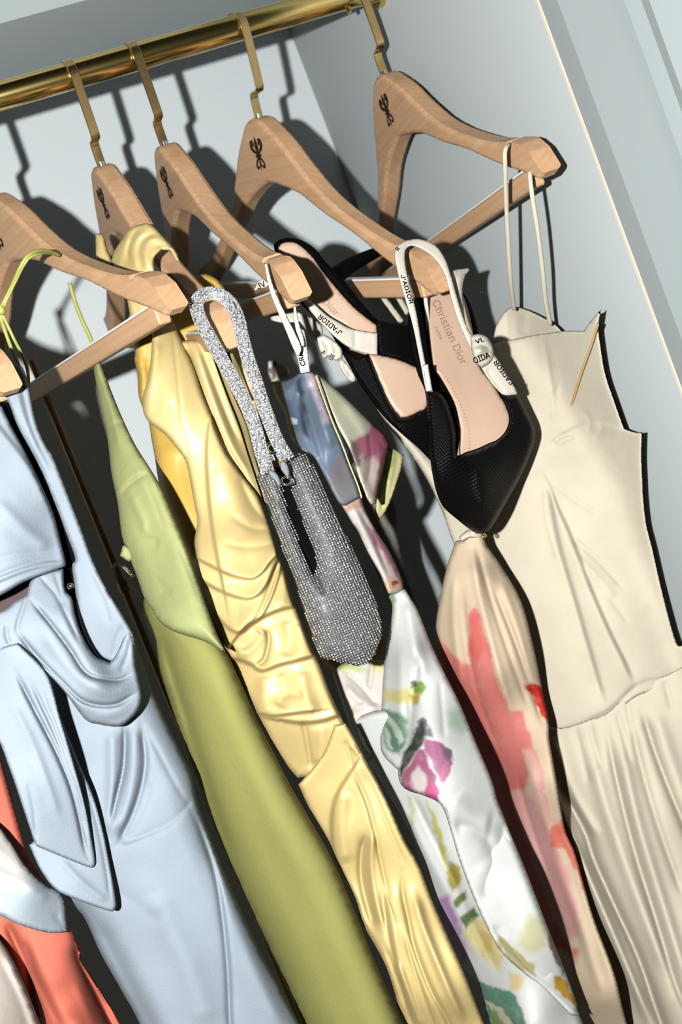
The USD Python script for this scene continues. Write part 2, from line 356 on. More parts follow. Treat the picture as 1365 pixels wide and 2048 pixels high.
# ---------------------------------------------------------------- brass rail
RR = 0.01086
rail = thing('clothes_rail', 'polished brass clothes rail that all the hangers hang from', 'rail', (-1.18, 0, Z0))
rm = trimesh.creation.cylinder(RR, XS + 1.18, sections=64); rm.apply_transform(trimesh.transformations.rotation_matrix(math.pi / 2, [0, 1, 0])); rm.apply_translation(((XS + 1.18) / 2, 0, 0))
obj('tube', rm, M['brass'], rail)
for x0 in (0.003, XS + 1.18 - 0.003):
    fl = trimesh.creation.cylinder(0.0165, 0.006, sections=48); fl.apply_transform(trimesh.transformations.rotation_matrix(math.pi / 2, [0, 1, 0])); fl.apply_translation((x0, 0, 0))
    obj('end_flange', fl, M['brass'], rail)
sc = trimesh.creation.cylinder(0.0022, 0.005, sections=20); sc.apply_translation((XS + 1.18 - 0.034, -0.002, -RR - 0.0012)); obj('set_screw', sc, M['brass'], rail)

# ---------------------------------------------------------------- hangers
TH = 0.0092
up = [(0, -0.083), (0.012, -0.0855), (0.024, -0.0935), (0.043, -0.1085), (0.062, -0.128), (0.088, -0.152), (0.112, -0.168), (0.136, -0.181), (0.172, -0.1975), (0.205, -0.2075)]
endc = [(0.2145, -0.2125), (0.2235, -0.2210), (0.2315, -0.2385)]
und = [(0.222, -0.2405), (0.206, -0.2315), (0.170, -0.2135), (0.130, -0.1905), (0.090, -0.1715), (0.055, -0.1525), (0.022, -0.142), (0, -0.1375)]
def hanger_body():
    upc = catmull(up, 8); unc = catmull(und, 8)
    right = np.vstack([upc, endc, unc]); left = right[::-1] * [-1, 1]
    pg = Polygon(np.vstack([right[:-1], left[:-1]])).buffer(0)
    for s in (-1, 1):                                            # the strap notches
        pg = pg.difference(Polygon([(s * 0.1915, -0.195), (s * 0.2005, -0.198), (s * 0.1985, -0.2090), (s * 0.1935, -0.2072)]))
    ring = densify(np.array(pg.exterior.coords)[:-1], 0.0016)
    ends = [LineString(np.array([(0.206, -0.2079)] + endc) * [s, 1]) for s in (1, -1)]
    side = unary_union([LineString(np.vstack([upc, [(0.206, -0.2079)]]) * [s, 1]) for s in (1, -1)] + [LineString(np.vstack([[(0.2315, -0.2385)], unc]) * [s, 1]) for s in (1, -1)])
    x0, y0, x1, y1 = pg.bounds; st = 0.0018
    gx, gy = np.meshgrid(np.arange(x0, x1, st), np.arange(y0, y1, st)); g = np.c_[gx.ravel(), gy.ravel()]
    g = g[shapely.contains_xy(pg, g[:, 0], g[:, 1])]; g = g[cKDTree(ring).query(g)[0] > 0.001]
    q = np.vstack([ring, g]); tri = Delaunay(q).simplices; c = q[tri].mean(1); tri = tri[shapely.contains_xy(pg.buffer(1e-6), c[:, 0], c[:, 1])]
    e1, e2 = q[tri[:, 1]] - q[tri[:, 0]], q[tri[:, 2]] - q[tri[:, 0]]; ar = e1[:, 0] * e2[:, 1] - e1[:, 1] * e2[:, 0]
    tri[ar < 0] = tri[ar < 0][:, ::-1]
    d = shapely.distance(shapely.points(q), side); a = np.clip(d / 0.0036, 0, 1)
    h = TH * (0.66 + 0.34 * np.sqrt(1 - (1 - a) ** 2)) * np.clip(1.02 - 0.16 * np.clip((np.abs(q[:, 0]) - 0.03) / 0.19, 0, 1), 0, 1)
    n = len(q); m = len(ring)
    v = np.vstack([np.c_[q[:, 0], -h, q[:, 1]], np.c_[q[:, 0], h, q[:, 1]]])
    f = [tri, tri[:, ::-1] + n]; i = np.arange(m); j = (i + 1) % m
    w = np.vstack([np.c_[i, i + n, j + n], np.c_[i, j + n, j]])
    sgn = Polygon(ring).exterior.is_ccw
    f.append(w if not sgn else w[:, ::-1])
    return np.array(v), np.vstack(f)
def hook_mesh():
    p = [(0, -0.088), (0, -0.068)]
    p += [(0.002, -0.0640), (0.0135, -0.0628), (0.0158, -0.0605)]
    p += [(0.0163, -0.050), (0.0166, -0.030)]
    c = (0.0, -0.0128); r = 0.0142
    p += [(c[0] + (r + 0.0024 * max(0, math.cos(a))) * math.cos(a), c[1] + r * math.sin(a)) for a in np.radians(np.arange(0, 206, 14))]
    p = np.array(p); q = []
    for a, b in zip(p[:-1], p[1:]):
        q.append(a + (b - a) * np.linspace(0, 1, 3, endpoint=False)[:, None])
    q = np.vstack(q + [p[-1:]]); t = np.gradient(q, axis=0); t /= np.linalg.norm(t, axis=1, keepdims=True); nn = np.c_[-t[:, 1], t[:, 0]]
    hw, ht, c = 0.0038, 0.00105, 0.0005
    sec = [(-hw + c, -ht), (hw - c, -ht), (hw, -ht + c), (hw, ht - c), (hw - c, ht), (-hw + c, ht), (-hw, ht - c), (-hw, -ht + c)]
    k = len(sec); v = np.array([[a[0] + n[0] * s1, s0, a[1] + n[1] * s1] for a, n in zip(q, nn) for s0, s1 in sec]); f = []
    for i in range(len(q) - 1):
        for j in range(k):
            l = (j + 1) % k; f += [[i * k + j, (i + 1) * k + l, i * k + l], [i * k + j, (i + 1) * k + j, (i + 1) * k + l]]
    for b, rev in ((0, 0), ((len(q) - 1) * k, 1)):
        for j in range(1, k - 1): f.append([b, b + j, b + j + 1] if not rev else [b, b + j + 1, b + j])
    mm = trimesh.Trimesh(v, f, process=False); trimesh.repair.fix_normals(mm)
    return mm
def lily():
    def stroke(pts, w): return LineString(catmull(pts, 8)).buffer(w, cap_style=1)
    parts = [Polygon(outline([(0, 1.45), (0.22, 0.95), (0.26, 0.55), (0.1, 0.05), (-0.1, 0.05), (-0.26, 0.55), (-0.22, 0.95)], 60)).buffer(0)]
    for s in (-1, 1):
        parts += [stroke([(s * 0.13, 0.02), (s * 0.42, 0.28), (s * 0.80, 0.60), (s * 0.92, 0.98), (s * 0.62, 1.12), (s * 0.50, 0.90)], 0.105),
                  stroke([(s * 0.30, 0.2), (s * 0.70, 0.36), (s * 0.98, 0.62), (s * 0.99, 0.9)], 0.09), Point(s * 0.56, 0.86).buffer(0.18),
                  stroke([(s * 0.10, -0.18), (s * 0.40, -0.42), (s * 0.68, -0.70), (s * 0.60, -0.98), (s * 0.36, -0.90)], 0.105)]
    parts += [sbox(-0.52, -0.16, 0.52, 0.02), Polygon([(0, -1.2), (0.17, -0.75), (0.08, -0.2), (-0.08, -0.2), (-0.17, -0.75)])]
    g = unary_union(parts); ms = [trimesh.creation.extrude_polygon(x, 0.0004, engine='earcut') for x in getattr(g, 'geoms', [g])]
    m = join(ms); v = np.array(m.vertices); k = 0.0110
    return np.c_[v[:, 0] * k, -TH - v[:, 2] + 0.0001, v[:, 1] * k - 0.1135], np.array(m.faces)
def hmatrix(x, yaw, tilt):
    yw, tl = math.radians(yaw), math.radians(tilt)
    nd = np.array([math.sin(yw), -math.cos(yw), 0]); z = np.array([0, 0, 1.0]); od = np.array([math.cos(yw), math.sin(yw), 0])
    m = np.eye(4); m[0, :3] = nd * math.cos(tl) - z * math.sin(tl); m[1, :3] = od; m[2, :3] = z * math.cos(tl) + nd * math.sin(tl)
    m[3, :3] = (x, 0, Z0 + RR); return m
HP = {'H0': (0.040, 19.5, 3.3), 'H1': (0.1327, 4.04, 12.6), 'H2': (0.1870, 2.19, 8.5), 'H3': (0.2803, 11.2, 16.45), 'H4': (0.391, -1.6, 2.6), 'Hm': (-0.06, 16.2, 6.7)}
HL = {'H1': 'beech hanger under the yellow satin dress, with the silver bag looped over its end',
      'H0': 'beech hanger with the thin olive cord straps of the green dress around its arm', 'Hm': 'beech hanger under the pale blue dress strap, only its square arm end showing',
      'H2': 'beech hanger that the floral dress hangs from by a white lettered tab', 'H3': 'beech hanger with the black slingback shoe strap looped over its end',
      'H4': 'beech hanger nearest the side wall, with the cream dress cords over its arm'}
first = None
for k in ('H1', 'H0', 'Hm', 'H2', 'H3', 'H4'):
    h = thing('wooden_hanger', HL[k], 'hanger', matrix=hmatrix(*HP[k]), group='beech hangers on the brass rail')
    if first is None:
        first = h
        bd = obj('body', hanger_body(), M['wood'], h, 32)
        obj('crossbar', boxm((-0.207, -0.0050, -0.2425), (0.207, 0.0050, -0.2285), 0.0012), M['wood'], h)
        obj('grip_strip', boxm((-0.196, -0.0040, -0.2288), (0.196, 0.0040, -0.2270), 0.0005), M['grip'], h)
        obj('hook', hook_mesh(), M['hook'], h, 40)
        fr = trimesh.creation.cylinder(0.0034, 0.006, sections=24); fr.apply_translation((0, 0, -0.0835)); obj('ferrule', fr, M['steel'], h)
        obj('lily_emblem', lily(), M['burn'], h, False, label='burnt-in fleur-de-lis mark')
    else:
        h.GetPrim().GetReferences().AddInternalReference(first.GetPath()); h.GetPrim().SetInstanceable(True)
def HPt(k, s, t, o=0.0):
    m = hmatrix(*HP[k]); return np.array([s, o, t, 1.0]) @ m @ np.eye(4)[:, :3]

def S(r, g, b, k=0.52 * KA):
    """Cloth colour: picture tone under the flash -> reflectance."""
    c = np.array([r, g, b]) / 255.0
    return tuple((np.where(c < 0.04045, c / 12.92, ((c + 0.055) / 1.055) ** 2.4) * k).tolist())
def part(parent, name, c, m, **kw):
    pr = kw.pop('paint', None); v, f = c.build()
    col = None
    if pr is not None:
        cf = paint(c.q, *pr); nb = sum(len(r) for r in c.rings); col = np.vstack([cf, cf[nb:]])
    return obj(name, (v, f), m, parent, True, col=col, **kw)
def fitlen(text, height, length, bold=False):
    b = meshkit.text_mesh(text, height, 1.0, bold).bounds; return length / max(b[1][0] - b[0][0], 1e-6)

# ================================================================ coral, pale and ivory garments at the left edge
co = wthing('coral_dress', 'coral red crepe dress with a pale blue to white sash, at the bottom left edge', 'dress', P3((40, 1700), -0.17)[0])
part(co, 'skirt', Cloth([(-170, 1360), (-60, 1420), (-20, 1480), (2, 1522), (30, 1620), (58, 1712), (95, 1772), (140, 1850), (160, 1902), (166, 1925), (212, 2000), (245, 2055), (390, 2330), (150, 2330), (70, 2060), (-20, 1930), (-120, 1760), (-190, 1560)],
     [(-40, 1500, -.12), (40, 1700, -.165), (0, 1850, -.18), (110, 1960, -.19), (200, 2010, -.155), (60, 2048, -.15), (245, 2055, -.15), (160, 2060, -.205), (150, 2330, -.19), (390, 2330, -.17)],
     [('r', -14, 8, [(10, 1840), (50, 1930), (85, 2060)]), ('r', 4, 16, [(60, 1880), (100, 1980), (140, 2060)]), ('r', -6, 4, [(52, 1885), (75, 1960), (125, 2060)]), ('r', -5, 4, [(45, 1880), (60, 1930), (82, 1985)]),
      ('r', -22, 9, [(150, 1880), (166, 1930), (200, 2000), (250, 2100)]), ('r', 3, 10, [(150, 1960), (185, 2040), (220, 2100)])], 4, wrinkle=1.0), M['coral'])
sp = Cloth([(-190, 1560), (-100, 1570), (-10, 1645), (20, 1682), (58, 1738), (95, 1771), (115, 1780), (129, 1798), (133, 1830), (135, 1864), (105, 1866), (75, 1861), (30, 1846), (-10, 1826), (-100, 1790), (-200, 1680)],
     [(-180, 1600, -.13), (-60, 1700, -.19), (20, 1700, -.20), (60, 1790, -.215), (130, 1850, -.19), (120, 1785, -.19)],
     [('r', 2.5, 12, [(-20, 1740), (40, 1765), (100, 1800)]), ('r', -2, 5, [(110, 1825), (122, 1845), (130, 1862)]), ('r', 2, 14, [(-20, 1690), (30, 1730), (80, 1790)])], 4, roll=(5, 8), thick=(5, 12))
part(co, 'sash', sp, M['chiffon'], paint=(S(205, 220, 232), [([(-80, 1560), (20, 1660), (70, 1740), (50, 1775), (-80, 1750)], S(236, 232, 226), 40)]), label='pale blue sash fading to white')
iv = wthing('ivory_garment', 'ivory white garment edge at the very bottom left corner', 'dress', P3((20, 2000), -0.21)[0])
part(iv, 'body', Cloth([(-220, 1640), (-100, 1750), (-20, 1855), (12, 1895), (45, 1960), (82, 2052), (190, 2330), (-60, 2330), (-200, 1960), (-260, 1760)], [(-220, 1720, -.15), (-80, 1900, -.22), (0, 1900, -.21), (80, 2050, -.20), (0, 2050, -.235), (190, 2330, -.2), (-80, 2330, -.23)],
     [('r', 3, 9, [(10, 1905), (50, 1990), (80, 2070)]), ('r', -2, 6, [(0, 1915), (38, 1995), (62, 2070)])], 5), M['ivory'])

# ================================================================ pale blue dress
bl = wthing('blue_dress', 'pale blue crepe dress with a twisted sash and hanging belt tails, leftmost full dress', 'dress', P3((20, 740), -0.17)[0])
part(bl, 'skirt', Cloth([(120, 1290), (200, 1325), (258, 1262), (270, 1285), (286, 1322), (302, 1372), (332, 1442), (361, 1502), (384, 1552), (393, 1594), (408, 1640), (440, 1722), (480, 1815), (520, 1900), (560, 1975), (602, 2052), (760, 2350), (420, 2350), (288, 2065), (247, 1988), (202, 1908), (165, 1830), (120, 1790), (70, 1690), (50, 1600), (46, 1500), (60, 1400)],
     [(60, 1500, -.165), (200, 1400, -.18), (290, 1400, -.18), (160, 1800, -.17), (235, 1700, -.185), (385, 1590, -.185), (480, 1820, -.185), (600, 2048, -.18), (285, 2060, -.175), (760, 2350, -.18), (420, 2350, -.17)],
     [('s', -2.2, 30, [(394, 1588), (372, 1620), (340, 1648), (300, 1668), (262, 1684), (232, 1690)], 2.0), ('r', -1.5, 2.5, [(393, 1590), (345, 1646), (285, 1673), (235, 1690)]),
      ('r', 5, 12, [(225, 1455), (225, 1560), (225, 1680)]), ('r', -10, 5, [(250, 1448), (248, 1530), (232, 1600), (222, 1650)]), ('r', 5, 14, [(270, 1450), (265, 1560), (240, 1670)]), ('r', -8, 6, [(283, 1450), (290, 1530), (272, 1610), (236, 1688)]),
      ('r', -2.5, 10, [(305, 1560), (275, 1640), (240, 1690)]), ('r', -2, 3, [(288, 1452), (320, 1510), (352, 1570), (376, 1606)]),
      ('r', -7, 3, [(378, 1612), (402, 1660), (432, 1750), (448, 1850), (457, 1950), (462, 2060), (480, 2200)]), ('s', -2.5, 40, [(378, 1612), (402, 1660), (432, 1750), (448, 1850), (457, 1950), (462, 2060), (480, 2200)], 3),
      ('r', -3, 3, [(398, 1612), (420, 1665), (440, 1700), (470, 1770), (500, 1835)]), ('r', 4, 18, [(420, 1700), (470, 1830), (520, 1960), (570, 2070)]),
      ('r', -7, 22, [(185, 1830), (240, 1930), (300, 2050), (380, 2200)]), ('r', 5, 30, [(300, 1780), (370, 1920), (420, 2060)]), ('r', -2, 20, [(200, 1760), (260, 1800), (330, 1850)])],
     3.2, roll=(30, 60), thick=(60, 50), wrinkle=0.7, wscale=110), M['blue'])
part(bl, 'lining', Cloth([(-40, 800), (18, 806), (48, 860), (90, 930), (125, 1005), (160, 1100), (175, 1160), (185, 1230), (220, 1290), (240, 1320), (225, 1335), (190, 1325), (150, 1270), (120, 1190), (110, 1100), (70, 990), (20, 900), (-40, 860)], [(-40, 820, -.165), (240, 1320, -.165), (100, 1050, -.165)], (), 6, roll=(2, 6), thick=(4, 8)), M['zip'], label='black sheet for the dark inside of the side opening')  # sheet coloured black as the darkness inside the opening
part(bl, 'strap', Cloth([(-60, 700), (0, 716), (34, 727), (47, 738), (58, 772), (66, 815), (76, 855), (92, 890), (107, 914), (126, 962), (160, 1050), (186, 1120), (216, 1182), (247, 1232), (268, 1272), (272, 1305), (248, 1332), (222, 1325), (196, 1314), (172, 1277), (156, 1228), (150, 1178), (144, 1132), (150, 1116), (132, 1066), (112, 1013), (82, 943), (54, 888), (34, 850), (20, 812), (8, 790), (-60, 790)],
     [(-60, 730, -.15), (10, 740, -.165), (50, 800, -.17), (25, 815, -.175), (90, 930, -.175), (160, 1090, -.19), (225, 1240, -.2), (160, 1230, -.19), (250, 1310, -.19)],
     [('r', -2, 4, [(38, 735), (48, 790), (62, 850), (88, 910)]), ('r', 2.5, 6, [(30, 770), (46, 830), (70, 890), (100, 950)]), ('r', -1.5, 3, [(-20, 742), (15, 735), (38, 728)]), ('r', -2, 4, [(180, 1150), (205, 1200), (220, 1250)]), ('r', -2, 3, [(225, 1320), (232, 1285), (245, 1250)])], 3, roll=(5, 9), thick=(5, 10)), M['blue'])
part(bl, 'bodice', Cloth([(-60, 806), (4, 812), (22, 850), (44, 891), (70, 943), (92, 990), (108, 1030), (120, 1075), (132, 1124), (130, 1134), (85, 1150), (45, 1166), (0, 1192), (-90, 1232), (-170, 1240), (-205, 1190), (-212, 1060), (-190, 920), (-140, 840)],
     [(-150, 860, -.17), (-205, 1150, -.15), (-100, 1050, -.21), (0, 840, -.19), (30, 1000, -.215), (100, 1040, -.195), (120, 1120, -.195), (0, 1170, -.22)],
     [('s', 4.5, 40, [(-20, 832), (0, 855), (34, 897), (60, 933), (84, 968), (92, 990)], 2.0, 'open'), ('r', 2.5, 5, [(-40, 1178), (20, 1150), (75, 1132), (131, 1125)]), ('r', -2.5, 3, [(-40, 1167), (20, 1141), (75, 1124), (131, 1117)]), ('r', -2, 2.5, [(-40, 1186), (20, 1158), (75, 1139), (131, 1130)]),
      ('r', 3, 14, [(-10, 1000), (40, 1050), (100, 1100)]), ('r', -2, 8, [(-20, 1120), (40, 1108), (125, 1102)])], 3, roll=(6, 9), thick=(12, 16), wrinkle=0.4), M['blue'])
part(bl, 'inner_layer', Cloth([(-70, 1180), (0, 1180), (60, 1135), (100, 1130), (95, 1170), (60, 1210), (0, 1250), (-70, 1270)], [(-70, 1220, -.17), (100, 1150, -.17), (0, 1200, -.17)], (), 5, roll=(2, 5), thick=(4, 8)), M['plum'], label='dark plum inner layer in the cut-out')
part(bl, 'sash', Cloth([(-185, 1240), (-100, 1250), (0, 1222), (30, 1202), (54, 1189), (60, 1164), (76, 1147), (127, 1137), (130, 1178), (144, 1196), (151, 1230), (166, 1273), (190, 1311), (220, 1325), (236, 1302), (254, 1256), (266, 1272), (270, 1310), (272, 1332), (280, 1368), (284, 1395), (278, 1418), (262, 1438), (238, 1453), (200, 1449), (170, 1438), (130, 1385), (95, 1348), (60, 1330), (30, 1306), (-70, 1340), (-170, 1345), (-200, 1290)],
     [(-190, 1290, -.15), (-70, 1290, -.215), (20, 1260, -.22), (90, 1160, -.2), (120, 1260, -.225), (200, 1360, -.23), (215, 1335, -.21), (275, 1390, -.205), (255, 1290, -.2), (180, 1430, -.215), (70, 1320, -.215)],
     [('r', -8, 3, [(62, 1200), (100, 1246), (140, 1299), (166, 1339), (192, 1355), (238, 1360), (268, 1344)]), ('r', -7.5, 3, [(34, 1262), (64, 1302), (120, 1360), (168, 1403), (228, 1410), (276, 1384)]),
      ('r', 2.5, 12, [(112, 1205), (150, 1282), (196, 1334), (262, 1312)]), ('r', 2.5, 12, [(82, 1258), (150, 1346), (216, 1384), (274, 1366)]), ('r', 2.5, 12, [(64, 1310), (136, 1384), (196, 1430), (270, 1412)]),
      ('r', -3, 2.5, [(78, 1150), (92, 1166), (112, 1190), (135, 1235), (160, 1285)]), ('r', -2.5, 2.5, [(108, 1140), (120, 1180), (128, 1215)]), ('r', -3, 3, [(52, 1190), (46, 1215), (36, 1245), (34, 1265)]), ('r', -3, 2.5, [(12, 1250), (14, 1275), (22, 1290)]), ('r', -2, 3, [(262, 1275), (255, 1310), (240, 1345)])],
     2.4, roll=(6, 9), thick=(16, 20)), M['blue'], label='twisted sash wrapped round the waist')
part(bl, 'belt_tail', Cloth([(-110, 1330), (20, 1290), (38, 1288), (95, 1350), (122, 1440), (150, 1535), (170, 1610), (184, 1680), (191, 1722), (188, 1734), (176, 1734), (120, 1712), (72, 1692), (54, 1640), (20, 1540), (-10, 1470), (-60, 1440), (-110, 1420)],
     [(-100, 1370, -.2), (30, 1310, -.225), (100, 1400, -.22), (60, 1550, -.235), (170, 1650, -.215), (180, 1728, -.21), (90, 1690, -.225)],
     [('r', -8, 3, [(30, 1342), (70, 1420), (112, 1502), (142, 1575), (160, 1645), (170, 1695), (178, 1718)]), ('r', -4.5, 2.5, [(60, 1360), (98, 1440), (128, 1515), (158, 1600), (176, 1680)]), ('r', -2, 2.5, [(86, 1372), (120, 1460), (148, 1550), (170, 1640)]), ('r', 2, 9, [(20, 1400), (70, 1500), (120, 1640)]), ('r', -1.5, 4, [(55, 1560), (68, 1620), (72, 1685)])], 2.4, roll=(3, 5), thick=(10, 14)), M['blue'])
part(bl, 'belt_tail', Cloth([(95, 1352), (124, 1440), (160, 1530), (186, 1590), (206, 1660), (218, 1720), (228, 1775), (233, 1812), (226, 1823), (212, 1820), (150, 1798), (110, 1778), (80, 1738), (58, 1690), (100, 1650), (120, 1560)],
     [(100, 1360, -.2), (180, 1600, -.2), (70, 1700, -.205), (150, 1770, -.21), (228, 1815, -.2), (215, 1720, -.2)],
     [('r', -2.5, 2.5, [(176, 1580), (198, 1660), (212, 1730), (222, 1800)]), ('r', 2, 8, [(120, 1720), (170, 1770), (215, 1805)])], 2.6, roll=(3, 5), thick=(6, 10)), M['blue'])
pin = trimesh.creation.icosphere(2, 0.0022); pin.apply_translation(P3((141, 1172), -.182)[0]); obj('snap_button', pin, M['steel'], bl)

# ================================================================ green dress
gr = wthing('green_dress', 'moss green silk dress hung by thin olive cords, between the blue and yellow dresses', 'dress', P3((190, 705), -0.11)[0])
part(gr, 'skirt', Cloth([(288, 1192), (287, 1230), (300, 1268), (312, 1300), (320, 1345), (340, 1404), (368, 1500), (390, 1560), (402, 1592), (422, 1652), (452, 1722), (500, 1820), (540, 1902), (580, 1990), (607, 2054), (740, 2350), (980, 2350), (832, 2105), (806, 2050), (780, 1990), (741, 1901), (701, 1801), (661, 1711), (621, 1640), (580, 1568), (541, 1492), (510, 1430), (480, 1362), (450, 1300), (400, 1240)],
     [(288, 1200, -.125), (420, 1640, -.135), (607, 2054, -.14), (450, 1300, -.185), (560, 1540, -.185), (680, 1760, -.19), (800, 2050, -.19), (980, 2350, -.19), (740, 2350, -.14)],
     [('r', -7, 11, [(312, 1245), (338, 1330), (372, 1440), (404, 1540), (436, 1640), (470, 1730)]), ('r', 4, 14, [(300, 1260), (325, 1360), (365, 1480)]), ('r', -2, 5, [(325, 1290), (350, 1370), (380, 1450)]), ('r', 2, 30, [(420, 1320), (520, 1560), (620, 1780)])],
     5, roll=(40, 75), thick=(36, 50), wrinkle=1.3, wscale=110), M['green'])
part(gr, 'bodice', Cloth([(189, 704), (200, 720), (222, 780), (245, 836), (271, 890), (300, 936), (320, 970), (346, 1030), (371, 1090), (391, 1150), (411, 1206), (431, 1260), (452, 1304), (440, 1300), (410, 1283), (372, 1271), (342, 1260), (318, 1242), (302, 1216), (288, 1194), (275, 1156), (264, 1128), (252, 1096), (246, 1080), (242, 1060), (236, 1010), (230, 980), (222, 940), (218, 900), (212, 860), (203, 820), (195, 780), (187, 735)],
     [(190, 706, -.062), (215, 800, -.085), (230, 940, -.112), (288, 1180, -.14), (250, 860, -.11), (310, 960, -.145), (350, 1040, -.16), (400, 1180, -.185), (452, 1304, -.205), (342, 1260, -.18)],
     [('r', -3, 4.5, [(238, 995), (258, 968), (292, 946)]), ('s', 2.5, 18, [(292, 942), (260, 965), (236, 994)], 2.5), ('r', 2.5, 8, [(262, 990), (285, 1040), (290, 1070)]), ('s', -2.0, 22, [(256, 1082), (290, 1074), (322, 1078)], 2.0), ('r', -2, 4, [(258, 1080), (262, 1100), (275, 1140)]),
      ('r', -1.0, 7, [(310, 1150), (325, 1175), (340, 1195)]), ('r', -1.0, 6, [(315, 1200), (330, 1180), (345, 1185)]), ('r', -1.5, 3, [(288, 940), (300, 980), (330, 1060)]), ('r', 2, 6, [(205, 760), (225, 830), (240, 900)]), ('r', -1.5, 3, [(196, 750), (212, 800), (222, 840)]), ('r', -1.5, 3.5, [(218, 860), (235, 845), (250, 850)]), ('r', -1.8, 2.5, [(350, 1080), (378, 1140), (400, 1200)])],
     3, roll=(14, 34), thick=(22, 26), wrinkle=1.8, wscale=45), M['greenlit'])
part(gr, 'side_flap', Cloth([(246, 1088), (240, 1112), (258, 1124), (268, 1118), (262, 1098)], [(246, 1088, -.118), (258, 1124, -.118), (268, 1105, -.118)], (), 3, roll=(3, 4), thick=(3, 6)), M['greenlit'])
obj('cord', cord([(0, 618, -.115), (12, 596, -.115), (27, 566, -.12), (40, 536, -.128), (54, 514, -.13), (72, 503, -.125), (95, 502, -.112), (118, 510, -.095)], 4.0), M['greencord'], gr, True)
obj('cord', cord([(4, 622, -.113), (18, 590, -.117), (33, 560, -.123), (47, 532, -.131), (60, 515, -.132), (78, 508, -.127), (98, 506, -.112), (117, 512, -.095)], 2.6), M['greencord'], gr, True)
obj('cord', cord([(139, 566, -.055), (150, 603, -.056), (164, 640, -.058), (180, 674, -.06), (191, 712, -.064)], 4.2), M['greencord'], gr, True)
obj('cord', cord([(0, 620, -.112), (3, 640, -.11), (10, 662, -.11), (24, 700, -.105), (40, 738, -.1), (46, 770, -.09)], 3.8), M['greencord'], gr, True)
obj('cord', cord([(-2, 618, -.112), (10, 640, -.11), (26, 674, -.108), (42, 706, -.102), (55, 740, -.1), (58, 790, -.09)], 3.4), M['greencord'], gr, True)
kn = trimesh.creation.icosphere(2, 0.0032); kn.apply_scale((1, 1, 1.3)); kn.apply_translation(P3((1, 619), -.114)[0]); obj('cord_knot', kn, M['greencord'], gr, True)

# ================================================================ yellow satin dress
ye = wthing('yellow_dress', 'shiny butter yellow satin dress with ruched folds, hanging behind the silver bag', 'dress', P3((320, 560), -0.08)[0])
part(ye, 'shoulder_wrap', Cloth([(222, 522), (230, 500), (244, 479), (257, 460), (276, 450), (300, 448), (326, 472), (352, 502), (360, 524), (352, 520), (341, 502), (324, 500), (309, 516), (310, 540), (316, 560), (330, 640), (262, 640), (250, 580), (238, 548)],
     [(225, 525, -.055), (275, 455, -.085), (352, 505, -.105), (310, 520, -.115), (280, 520, -.105), (300, 620, -.10), (250, 560, -.085)],
     [('r', 2.5, 5, [(296, 540), (290, 505), (300, 480), (322, 478)]), ('r', -2.5, 3, [(285, 540), (278, 505), (286, 480), (310, 466)]), ('r', 2.5, 5, [(272, 540), (266, 505), (274, 478), (294, 460)]), ('r', -2.5, 3.5, [(258, 530), (256, 500), (266, 470), (280, 456)]), ('r', -2, 3, [(304, 520), (310, 495), (335, 490)]), ('r', 3, 7, [(235, 540), (246, 500), (258, 470)])], 2.5, roll=(5, 8), thick=(12, 14)), M['satin'])
part(ye, 'shoulder_wrap', Cloth([(191, 470), (200, 466), (208, 474), (215, 500), (224, 520), (240, 545), (232, 552), (206, 530), (192, 524)], [(195, 475, -.03), (225, 525, -.05), (200, 525, -.04)], [('r', 2, 4, [(200, 475), (206, 505), (222, 530)])], 3, roll=(4, 6), thick=(6, 8)), M['satin'])
part(ye, 'shoulder_wrap', Cloth([(390, 556), (408, 548), (430, 555), (448, 574), (460, 602), (470, 640), (466, 690), (430, 690), (400, 640), (385, 590)], [(390, 560, -.06), (458, 600, -.05), (440, 680, -.06)], [('r', 2, 6, [(405, 560), (430, 590), (440, 650)]), ('r', -2, 4, [(420, 560), (444, 600), (452, 660)])], 3, roll=(5, 8), thick=(8, 10)), M['gold'])  # far side of the wrap, its shadow painted in as gold
part(ye, 'back_panel', Cloth([(258, 590), (340, 600), (420, 650), (470, 800), (520, 1000), (560, 1130), (600, 1300), (520, 1360), (470, 1262), (430, 1200), (392, 1144), (371, 1104), (345, 1045), (321, 981), (310, 916), (303, 878), (296, 838), (284, 812), (277, 787), (275, 748), (269, 720), (270, 700), (262, 650)],
     [(270, 640, -.065), (300, 850, -.06), (350, 1050, -.065), (360, 900, -.085), (430, 1150, -.08), (400, 700, -.06), (540, 1100, -.05), (520, 1350, -.06), (470, 1262, -.06)],
     [('r', 4, 9, [(276, 715), (284, 745), (282, 790)]), ('s', 3, 20, [(268, 735), (285, 740), (300, 742)], 2), ('r', 3, 20, [(330, 880), (360, 980), (390, 1080)])], 4, roll=(10, 20), thick=(30, 30)), M['gold'], label='golden satin panel added behind the bag to shade the wall')
part(ye, 'back_panel', Cloth([(505, 790), (540, 830), (590, 915), (640, 990), (695, 1095), (742, 1185), (764, 1250), (760, 1312), (722, 1350), (670, 1345), (628, 1290), (585, 1150), (530, 1000), (500, 880)], [(510, 800, .0), (600, 1000, -.005), (760, 1290, .005), (640, 1250, -.02)], [('r', 3, 12, [(560, 880), (640, 1040), (720, 1220)])], 4, roll=(8, 14), thick=(60, 40)), M['gold'], label='golden satin panel added behind the bag to shade the wall')  # added deeper panel whose shadow covers the lit wall beside the bag
